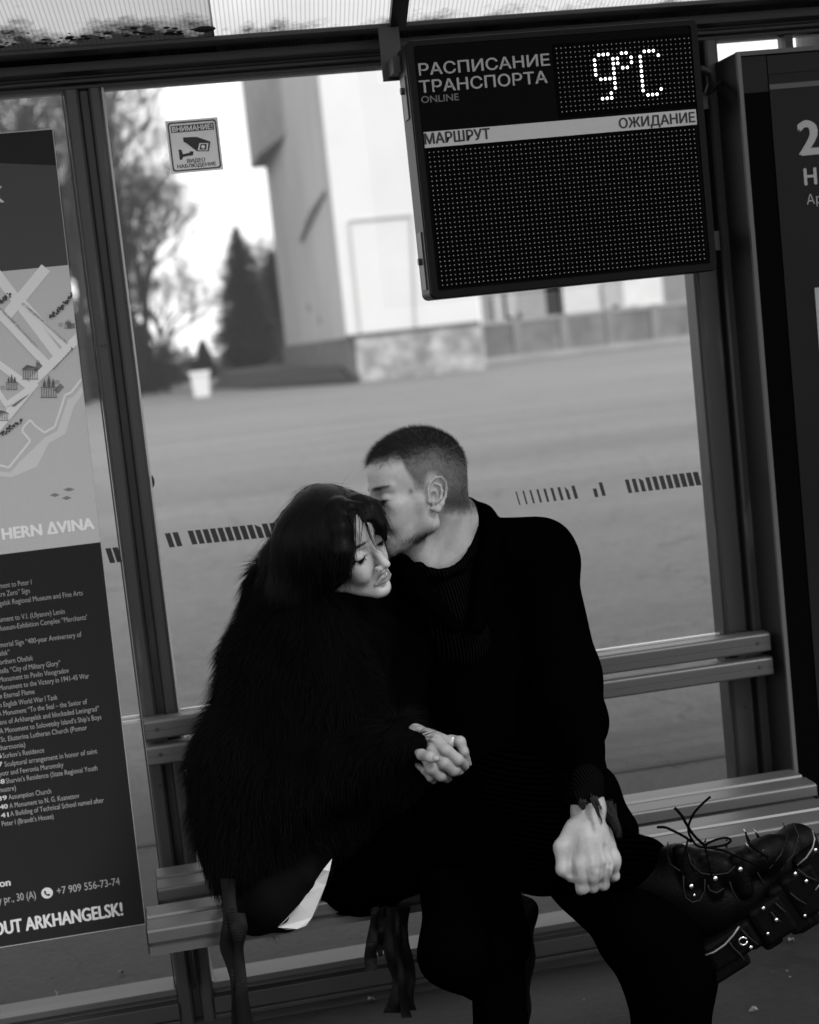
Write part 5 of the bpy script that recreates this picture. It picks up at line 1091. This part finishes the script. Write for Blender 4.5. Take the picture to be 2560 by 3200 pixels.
# hair: a fitted mass, then strands lying over it and the fringe
def HE(D, c, r, k=.015, sub=False): D.ell(WF(c), np.array(r)*TF[2], k, R=TF[0], sub=sub)
DX = SDF(.003)
HE(DX, (-.010, 0, .026), (.096, .082, .084)); HE(DX, (-.03, 0, .0), (.088, .085, .10), .03)
for sg_ in (-1, 1): HE(DX, (.005, sg_*.060, -.01), (.050, .028, .085), .02)
HE(DX, (.045, .032, .045), (.050, .050, .036), .02)
def hc_(pts, rs, k=.015): DX.chain([P(*p) for p in pts], [r*PXM(-.4) for r in rs], k)
hc_([(980, 1580, -.36), (925, 1662, -.33), (876, 1750, -.32), (850, 1835, -.34)], [42, 50, 56, 58], .03)
hc_([(1010, 1600, -.40), (960, 1700, -.42), (925, 1850, -.40)], [80, 98, 95], .03)
# hollow out the face
DX.ell(WF((.100, -.055, -.085)), np.array([.100, .055, .048])*TF[2], .006, R=TF[0], sub=True); DX.ell(WF((.115, -.006, -.030)), np.array([.075, .050, .092])*TF[2], .006, R=TF[0]@rotz(-.10), sub=True)
hc_([(1052, 1585, -.475), (1066, 1650, -.500), (1072, 1720, -.508), (1076, 1778, -.500)], [26, 30, 31, 22], .010)
hc_([(1062, 1575, -.470), (1094, 1586, -.487), (1122, 1588, -.480)], [20, 19, 15], .010)
hc_([(1120, 1568, -.455), (1160, 1590, -.470), (1190, 1640, -.478), (1204, 1685, -.478)], [26, 24, 17, 8], .010)
VX, QX = DX.mesh(); link('hair', npmesh('hair', VX, QX), m_hair, woman)
NX = vnormals(VX, QX); part = P(1000, 1530, -.42)
# strands flow from the parting down over the mass
i = rg.choice(len(VX), 2600); src = VX[i]; nn = NX[i]; keep = (nn[:, 1] < .35) & (src[:, 2] > 1.0); src, nn = src[keep], nn[keep]
st_ = []
for K_ in range(5):
    st_.append(src+nn*.0012)
    d = np.tile(np.array([-.15, -.1, -1.]), (len(src), 1)); d -= nn*(d*nn).sum(1)[:, None]; d /= np.linalg.norm(d, axis=1)[:, None]+1e-9; src = src+d*.011+rg.normal(0, .0007, src.shape)
strands('hair', np.stack(st_, 1), .00022, m_hairs, woman)
i = rg.choice(len(VX), 900); src = VX[i]; nn = NX[i]; kk = src[:, 2] > 1.05; src, nn = src[kk], nn[kk]; fl = rg.normal(0, .35, src.shape)+nn*.35+np.array([-.1, -.05, -1.]); fl /= np.linalg.norm(fl, axis=1)[:, None]; ll = rg.uniform(.02, .06, len(src))[:, None]
strands('flyaway_hair', np.stack([src+nn*.001+fl*ll*u+nn*.006*np.sin(u*3.1) for u in np.linspace(0, 1, 6)], 1), .00016, m_hairs, woman)
def FC(x, y): return 1050+x/3.593, 1300+y/3.593
FR = [([(200, 1060), (182, 1200), (188, 1400), (200, 1560), (215, 1650), (190, 1745)], 60, 9, .00045), ([(170, 1060), (172, 1300), (185, 1500), (205, 1640), (175, 1740)], 60, 10, .00045),
      ([(235, 1075), (262, 1160), (268, 1300), (262, 1450), (262, 1580)], 9, 2.5, .00040), ([(265, 1080), (298, 1160), (296, 1270), (278, 1400), (262, 1500)], 16, 3, .00042),
      ([(285, 1075), (330, 1200), (375, 1340), (420, 1440), (465, 1500), (530, 1528)], 34, 5, .00045), ([(300, 1080), (350, 1210), (400, 1360), (450, 1470), (500, 1510)], 16, 4, .0004),
      ([(330, 1090), (420, 1190), (480, 1290), (455, 1330), (430, 1375)], 12, 3, .0004), ([(340, 1080), (440, 1190), (505, 1300), (545, 1400), (570, 1470)], 60, 9, .00045), ([(215, 1070), (225, 1200), (222, 1400), (228, 1600), (215, 1700)], 7, 4, .00035), ([(380, 1090), (470, 1200), (530, 1300), (555, 1400)], 60, 10, .0005)]
fs_ = []
Vf3 = VF[(VF[:, 1] < -.43)]; pf = project(Vf3)
def surfY(x, y):
    d = ((pf-np.array([x, y]))**2).sum(1); j = np.where(d < 40)[0]
    if len(j): return Vf3[j, 1].min()
    j = np.argsort(d)[:3]; return Vf3[j, 1].min()
for pts, n_, sp, rad in FR:
    base = []
    for x, y in pts: X_, Y_ = FC(x, y); base.append((X_, Y_, surfY(X_, Y_)-.004))
    base = np.array(base); tt = np.linspace(0, 1, len(base)); t9 = np.linspace(0, 1, 10)
    for _ in range(n_):
        o1 = rg.normal(0, sp/3.6, 1)[0]; o2 = rg.normal(0, sp/3.6, 1)[0]; ln = rg.uniform(.86, 1.)
        c = [P(np.interp(t*ln, tt, base[:, 0])+o1*(1-t)+o2*t*.5*(1-t*.7), np.interp(t*ln, tt, base[:, 1]), np.interp(t*ln, tt, base[:, 2])-.0015*rg.random()) for t in t9]; fs_.append(c)
strands('fringe', np.array(fs_), .00050, m_hairs, woman)

# fur coat
DF_ = SDF(.006)
for a, b, ra, rb, k in (((900, 1850, -.30), (955, 1905, -.34), 120, 130, .05), ((905, 1890, -.30), (860, 2080, -.33), 125, 150, .05), ((860, 2080, -.33), (840, 2400, -.37), 150, 222, .06), ((840, 2400, -.37), (840, 2590, -.38), 226, 226, .06), ((840, 2590, -.38), (860, 2745, -.40), 200, 140, .05),
                     ((985, 2000, -.33), (1050, 2500, -.34), 190, 220, .06), ((1130, 1900, -.27), (1190, 2250, -.38), 110, 130, .05), ((900, 2480, -.47), (1230, 2340, -.56), 125, 72, .05), ((1200, 2300, -.42), (1305, 2330, -.63), 100, 46, .05), ((1150, 2480, -.50), (1285, 2450, -.58), 70, 55, .04), ((990, 1945, -.42), (1060, 2200, -.45), 95, 110, .05), ((1000, 2560, -.40), (1180, 2560, -.46), 140, 110, .05)):
    DF_.cap(P(*a), P(*b), ra*PXM(a[2]), rb*PXM(b[2]), k)
VC, QC = DF_.mesh(); NC = vnormals(VC, QC); VC = VC+NC*(vnoise(VC, 26, 4)*.006)[:, None]; link('fur_coat', npmesh('fur_coat', VC, QC), m_fur, woman)
rg = np.random.default_rng(12); n_ = 42000; i = rg.choice(len(VC), n_); nn = NC[i]
down = np.tile(np.array([-.05, -.05, -1.]), (n_, 1)); down -= nn*(down*nn).sum(1)[:, None]; down /= np.linalg.norm(down, axis=1)[:, None]+1e-9
cl = VC[i]; clump = np.stack([vnoise(cl, 55, 31+j) for j in range(3)], 1)
d = nn*.50+down*.62+clump*.60+rg.normal(0, .17, (n_, 3)); d /= np.linalg.norm(d, axis=1)[:, None]; le = (rg.uniform(.010, .030, n_)*(1+.5*vnoise(cl, 40, 91)))[:, None]
strands('fur', np.stack([cl+d*le*u+down*le*.45*u*u for u in np.linspace(0, 1, 5)], 1), .00040, m_furs, woman)
# dress: thigh, knee and shin across his lap, with pleats
m_pleat = rib_mat('pleated_cloth', .0001, .0006, (.28, .1, 1), .0085, .8)
DD = SDF(.005)
for a, b, ra, rb, k in (((960, 2775, -.34), (1130, 2720, -.42), 112, 128, .04), ((1130, 2720, -.42), (1420, 2600, -.60), 128, 150, .04), ((1420, 2600, -.60), (1590, 2480, -.75), 150, 128, .04), ((1590, 2480, -.75), (1690, 2648, -.75), 128, 126, .04), ((1590, 2600, -.70), (1690, 2648, -.75), 150, 126, .04), ((1690, 2648, -.75), (1890, 2680, -.72), 126, 100, .04), ((1890, 2680, -.72), (2010, 2700, -.72), 98, 92, .03)):
    DD.cap(P(*a), P(*b), ra*PXM(a[2]), rb*PXM(b[2]), k)
VD, QD = DD.mesh(); link('dress', npmesh('dress', VD, QD), m_pleat, woman)
# coat lining showing as a pale sickle
sl_ = [(1038, 2683), (1030, 2722), (1018, 2765), (1006, 2800), (992, 2838), (975, 2868), (956, 2893), (930, 2903), (900, 2906), (868, 2898), (890, 2880), (912, 2858), (938, 2824), (962, 2790), (985, 2755), (1010, 2718)]
MB().add([P(x, y, -.555-.012*math.sin(i*1.3)) for i, (x, y) in enumerate(sl_)]+[P(x, y, -.545-.012*math.sin(i*1.3)) for i, (x, y) in enumerate(sl_)], [tuple(range(16)), tuple(range(31, 15, -1))]+[(i, 16+i, 16+(i+1) % 16, (i+1) % 16) for i in range(16)]).build('coat_lining', mat('satin_lining', .42, .4, 0, .1, 12), woman)
DV = SDF(.005)
for a, b, ra, rb in (((740, 2780, -.42), (800, 2850, -.46), 45, 62), ((800, 2850, -.46), (880, 2830, -.50), 62, 80), ((880, 2800, -.50), (960, 2740, -.52), 90, 55), ((830, 2740, -.42), (960, 2700, -.46), 110, 90)): DV.cap(P(*a), P(*b), ra*PXM(a[2]), rb*PXM(b[2]), .03)
Vv, Qv = DV.mesh(); link('coat_skirt', npmesh('coat_skirt', Vv, Qv), mat('black_coat_cloth', .0012, .8, spec=.05), woman)
# ribbons hanging from the hem
m_rb = mat('chiffon_ribbon', .0040, .7, spec=.15)
def ribbon(cl_, ws, y, seed):
    t0 = np.linspace(0, 1, len(cl_)); t1 = np.linspace(0, 1, 40); cs = np.array(cl_, float); sm = lambda a: np.convolve(np.pad(np.interp(t1, t0, a), 2, 'edge'), [.1, .22, .36, .22, .1], 'valid')
    ws = sm(np.array(ws, float)); cl_ = list(zip(sm(cs[:, 0]), sm(cs[:, 1])))
    n = len(cl_); v = []; rr2 = random.Random(seed)
    for i, ((x, yy), w_) in enumerate(zip(cl_, ws)):
        for sg2 in (-1, 1):
            v.append(P(x+sg2*w_/2, yy, y+.010*math.sin(i*.36+sg2*1.1+seed)))
    v2 = [p+np.array([0, .0009, 0]) for p in v]; m = 2*n
    f_ = [(2*i, 2*i+1, 2*i+3, 2*i+2) for i in range(n-1)]+[(m+2*i+2, m+2*i+3, m+2*i+1, m+2*i) for i in range(n-1)]+[(2*i+2, m+2*i+2, m+2*i, 2*i) for i in range(n-1)]+[(2*i+1, m+2*i+1, m+2*i+3, 2*i+3) for i in range(n-1)]
    MB().add(v+v2, f_).build('ribbon', m_rb, woman, smooth=True)
ribbon([(712, 2740), (716, 2810), (722, 2870), (728, 2920), (722, 2965), (738, 3020), (745, 3080), (752, 3200), (756, 3260)], [50, 40, 48, 78, 74, 60, 42, 58, 60], -.50, 1)
ribbon([(735, 2850), (748, 2900), (746, 2960), (752, 3040), (757, 3120), (768, 3200), (772, 3260)], [60, 56, 28, 36, 40, 52, 50], -.515, 2)
ribbon([(1172, 2830), (1170, 2880), (1162, 2940), (1158, 2990), (1160, 3035)], [26, 24, 34, 40, 36], -.50, 3)
ribbon([(1195, 2830), (1198, 2870), (1195, 2910), (1186, 2960), (1190, 2990)], [24, 46, 40, 26, 10], -.49, 4)
ribbon([(1228, 2830), (1226, 2900), (1218, 2955), (1228, 3010), (1246, 3070), (1232, 3130), (1228, 3168)], [38, 40, 46, 40, 30, 42, 62], -.505, 5)
ribbon([(1262, 2830), (1254, 2890), (1262, 2950), (1276, 3000), (1284, 3060), (1276, 3120), (1278, 3160)], [44, 40, 34, 36, 34, 30, 50], -.495, 6)
ribbon([(1244, 2840), (1240, 2890), (1246, 2960), (1252, 3030), (1256, 3100), (1272, 3185)], [20, 14, 20, 24, 22, 34], -.515, 7)
# platform boot
yB = -.74
DG = SDF(.0030)
def bc(pts, rs, k=.012, sub=False): DG.chain([P(*p) for p in pts], [r*PXM(p[2]) for r, p in zip(rs, pts)], k, sub)
bc([(2010, 2735, -.72), (2110, 2760, yB), (2200, 2830, yB)], [88, 100, 105], .03)       # shaft and heel
bc([(2150, 2800, yB), (2290, 2790, yB), (2420, 2720, yB)], [105, 92, 70], .03)            # vamp
bc([(2440, 2690, yB), (2490, 2640, yB)], [84, 72], .03)                                 # toe cap
bc([(2230, 2900, yB), (2400, 2800, yB), (2520, 2700, yB)], [70, 62, 58], .02)            # lower side
bc([(2115, 2690, yB-.02), (2200, 2712, yB-.035), (2290, 2712, yB-.035), (2380, 2672, yB-.03), (2410, 2650, yB-.02)], [56, 50, 46, 48, 44], .02)
for a in ((2125, 2690), (2205, 2722), (2300, 2718)): DG.cap(P(a[0], a[1]-30, yB-.052), P(a[0]+25, a[1]+60, yB-.050), .013, .016, .004)
VG, QG = DG.mesh(); link('boot', npmesh('boot', VG, QG), m_leather, woman)
# sole: lugged blocks across the platform edge
sd = np.array([.846, -.533]); sn = np.array([.533, .846])   # along the sole, away from the foot (pixels)
def blk(cx_, cy_, l_, t_, y0, y1, name='sole_lug', r=.009, rot=0.):
    c, s = math.cos(rot), math.sin(rot); a = np.array([sd[0]*c-sd[1]*s, sd[0]*s+sd[1]*c]); b = np.array([-a[1], a[0]])
    q = [np.array([cx_, cy_])+a*i*l_/2+b*j*t_/2 for i, j in ((-1, -1), (1, -1), (1, 1), (-1, 1))]
    MB().add([P(*p, y0) for p in q]+[P(*p, y0)+np.array([0, y1-y0, 0]) for p in q], [(0, 1, 2, 3), (7, 6, 5, 4), (0, 4, 5, 1), (1, 5, 6, 2), (2, 6, 7, 3), (3, 7, 4, 0)]).build(name, m_sole, woman, bevel=r)
blk(2290, 2960, 175, 95, -.80, -.69); blk(2275, 3020, 150, 75, -.795, -.69); blk(2372, 2905, 110, 110, -.79, -.69); blk(2420, 2880, 120, 130, -.80, -.69); blk(2475, 2840, 80, 170, -.795, -.69)
blk(2525, 2790, 120, 150, -.80, -.69); blk(2560, 2720, 110, 130, -.795, -.69); blk(2525, 2880, 90, 60, -.79, -.69); blk(2420, 2945, 70, 40, -.785, -.69); blk(2610, 2780, 90, 180, -.79, -.69)
m_welt = mat('welt_highlight', .16, .35, .2)
wl = [(2538, 2594, -.795), (2546, 2622, -.80), (2540, 2650, -.805), (2520, 2680, -.805), (2492, 2704, -.80)]; MB().tube([P(*q) for q in wl], .0016, 6).build('welt', m_welt, woman, smooth=True)
wl = [(2310, 2895, -.815), (2292, 2922, -.815), (2265, 2952, -.815), (2232, 2975, -.815), (2205, 2985, -.81)]; MB().tube([P(*q) for q in wl], .0016, 6).build('welt', m_welt, woman, smooth=True)
wl = [(2548, 2782, -.81), (2562, 2764, -.81), (2590, 2745, -.81)]; MB().tube([P(*q) for q in wl], .0014, 6).build('welt', m_welt, woman, smooth=True)
def sY(Vx, x, y, dflt):
    p_ = project(Vx); j = np.where(((p_-np.array([x, y]))**2).sum(1) < 60)[0]; return Vx[j, 1].min() if len(j) else dflt
def stud(x, y, r, Yd): MB().ball(P(x, y, Yd), r*PXM(Yd), 8, (1, .5, 1)).build('stud', m_steel, woman, smooth=True)
for x, y, r in ((2161, 2770, 8.5), (2170, 2798, 5), (2236, 2746, 9), (2314, 2717, 9)): stud(x, y, r, sY(VG, x, y, -.80)-.001)
for x, y, r in ((2549, 2657, 7), (2486, 2731, 7), (2520, 2754, 7), (2386, 2839, 7), (2427, 2875, 7.5), (2516, 2862, 6), (2400, 2918, 6), (2347, 2961, 7)): stud(x, y, r, -.806)
MB().tube([P(2322+13*math.cos(a), 2941+12*math.sin(a), -.81) for a in np.linspace(0, 6.0, 14)], .0016, 6).build('eyelet', m_steel, woman, smooth=True)
def spike(x0, y0, x1, y1, r, Yd): MB().tube([P(x1, y1, Yd), P(x0, y0, Yd-.012)], [r*PXM(Yd), .0003], 8).build('spike', m_steel, woman, smooth=True)
for q in ((2355, 2590, 2370, 2614, 6), (2325, 2591, 2340, 2626, 6), (2330, 2634, 2347, 2658, 6), (2208, 2618, 2203, 2630, 3.5), (2212, 2634, 2208, 2644, 3.5), (2271, 2617, 2271, 2626, 3.5), (2271, 2632, 2270, 2646, 5), (2384, 2655, 2384, 2672, 4)): spike(*q, sY(VG, q[2], q[3], -.79)-.002)
def lace(pts, r=4.6): 
    pts = [np.array(P(*q)) for q in pts]; o = []
    for i in range(len(pts)-1):
        for t in np.linspace(0, 1, 5, endpoint=False):
            a = pts[max(i-1, 0)]; b, c = pts[i], pts[i+1]; d_ = pts[min(i+2, len(pts)-1)]; o.append(.5*((2*b)+(c-a)*t+(2*a-5*b+4*c-d_)*t*t+(3*b-a-3*c+d_)*t**3))
    o.append(pts[-1]); MB().tube(o, r*PXM(-.78), 7).build('lace', m_lace, woman, smooth=True)
lace([(2220, 2490, -.83), (2182, 2525, -.835), (2158, 2562, -.83), (2152, 2600, -.82), (2175, 2640, -.81), (2200, 2648, -.80)], 4.2)
lace([(2108, 2524, -.83), (2130, 2548, -.835), (2148, 2580, -.83), (2170, 2612, -.82), (2200, 2640, -.81)], 5)
lace([(2056, 2585, -.80), (2080, 2586, -.82), (2112, 2600, -.82), (2140, 2615, -.82), (2160, 2630, -.81)], 4.6)
lace([(2200, 2642, -.81), (2235, 2625, -.82), (2270, 2618, -.82), (2284, 2628, -.82), (2260, 2642, -.815), (2215, 2648, -.81)], 4)
lace([(2200, 2648, -.82), (2260, 2658, -.825), (2310, 2680, -.82), (2370, 2705, -.815)], 4); lace([(2150, 2625, -.82), (2135, 2690, -.825), (2130, 2750, -.82)], 3.5); lace([(2205, 2650, -.82), (2215, 2700, -.825), (2225, 2740, -.82)], 3.5); lace([(2330, 2600, -.80), (2345, 2640, -.815), (2400, 2680, -.81)], 3.5)
m_seam = mat('dull_seam', .016, .6, spec=.1)
for q in ([(2136, 2738), (2136, 2775), (2143, 2805), (2164, 2820), (2188, 2812), (2202, 2785), (2203, 2748)], [(2088, 2632), (2084, 2668), (2098, 2702), (2126, 2722)], [(2152, 2668), (2160, 2700), (2190, 2728), (2230, 2735), (2275, 2728), (2298, 2706)], [(2281, 2756), (2290, 2785), (2310, 2818)], [(2368, 2728), (2378, 2746), (2386, 2762)], [(2212, 2766), (2218, 2782), (2240, 2790), (2262, 2776)], [(2448, 2572), (2462, 2610), (2440, 2670), (2405, 2715)], [(2478, 2572), (2496, 2612), (2478, 2672), (2440, 2722)]):
    MB().tube([P(x, y, sY(VG, x, y, -.79)-.0006) for x, y in q], .0011, 5).build('seam', m_seam, woman, smooth=True)
for q in ([(2278, 2942), (2292, 2962), (2312, 2980), (2326, 3000)], [(2318, 2905), (2336, 2925), (2368, 2952)], [(2424, 2822), (2440, 2838), (2456, 2852)], [(2410, 2850), (2425, 2870), (2440, 2880)], [(2494, 2716), (2520, 2738), (2552, 2752)], [(2470, 2790), (2490, 2808), (2520, 2826)]):
    MB().tube([P(x, y, -.8045) for x, y in q], .0013, 5).build('seam', m_seam, woman, smooth=True)
# cigarette held between the fingers
mb = MB(); mb.tube([P(1412, 2336, -.655), P(1411, 2322, -.668), P(1416, 2306, -.682)], [5.5*PXM(-.66), 5.5*PXM(-.67), 3.2*PXM(-.68)], 10)
tag(mb.build('cigarette', mat('paper_white', .75, .7, noise=.15, nscale=300), None, smooth=True), 'short white hand-rolled cigarette between the fingers of the clasped hands', 'cigarette')
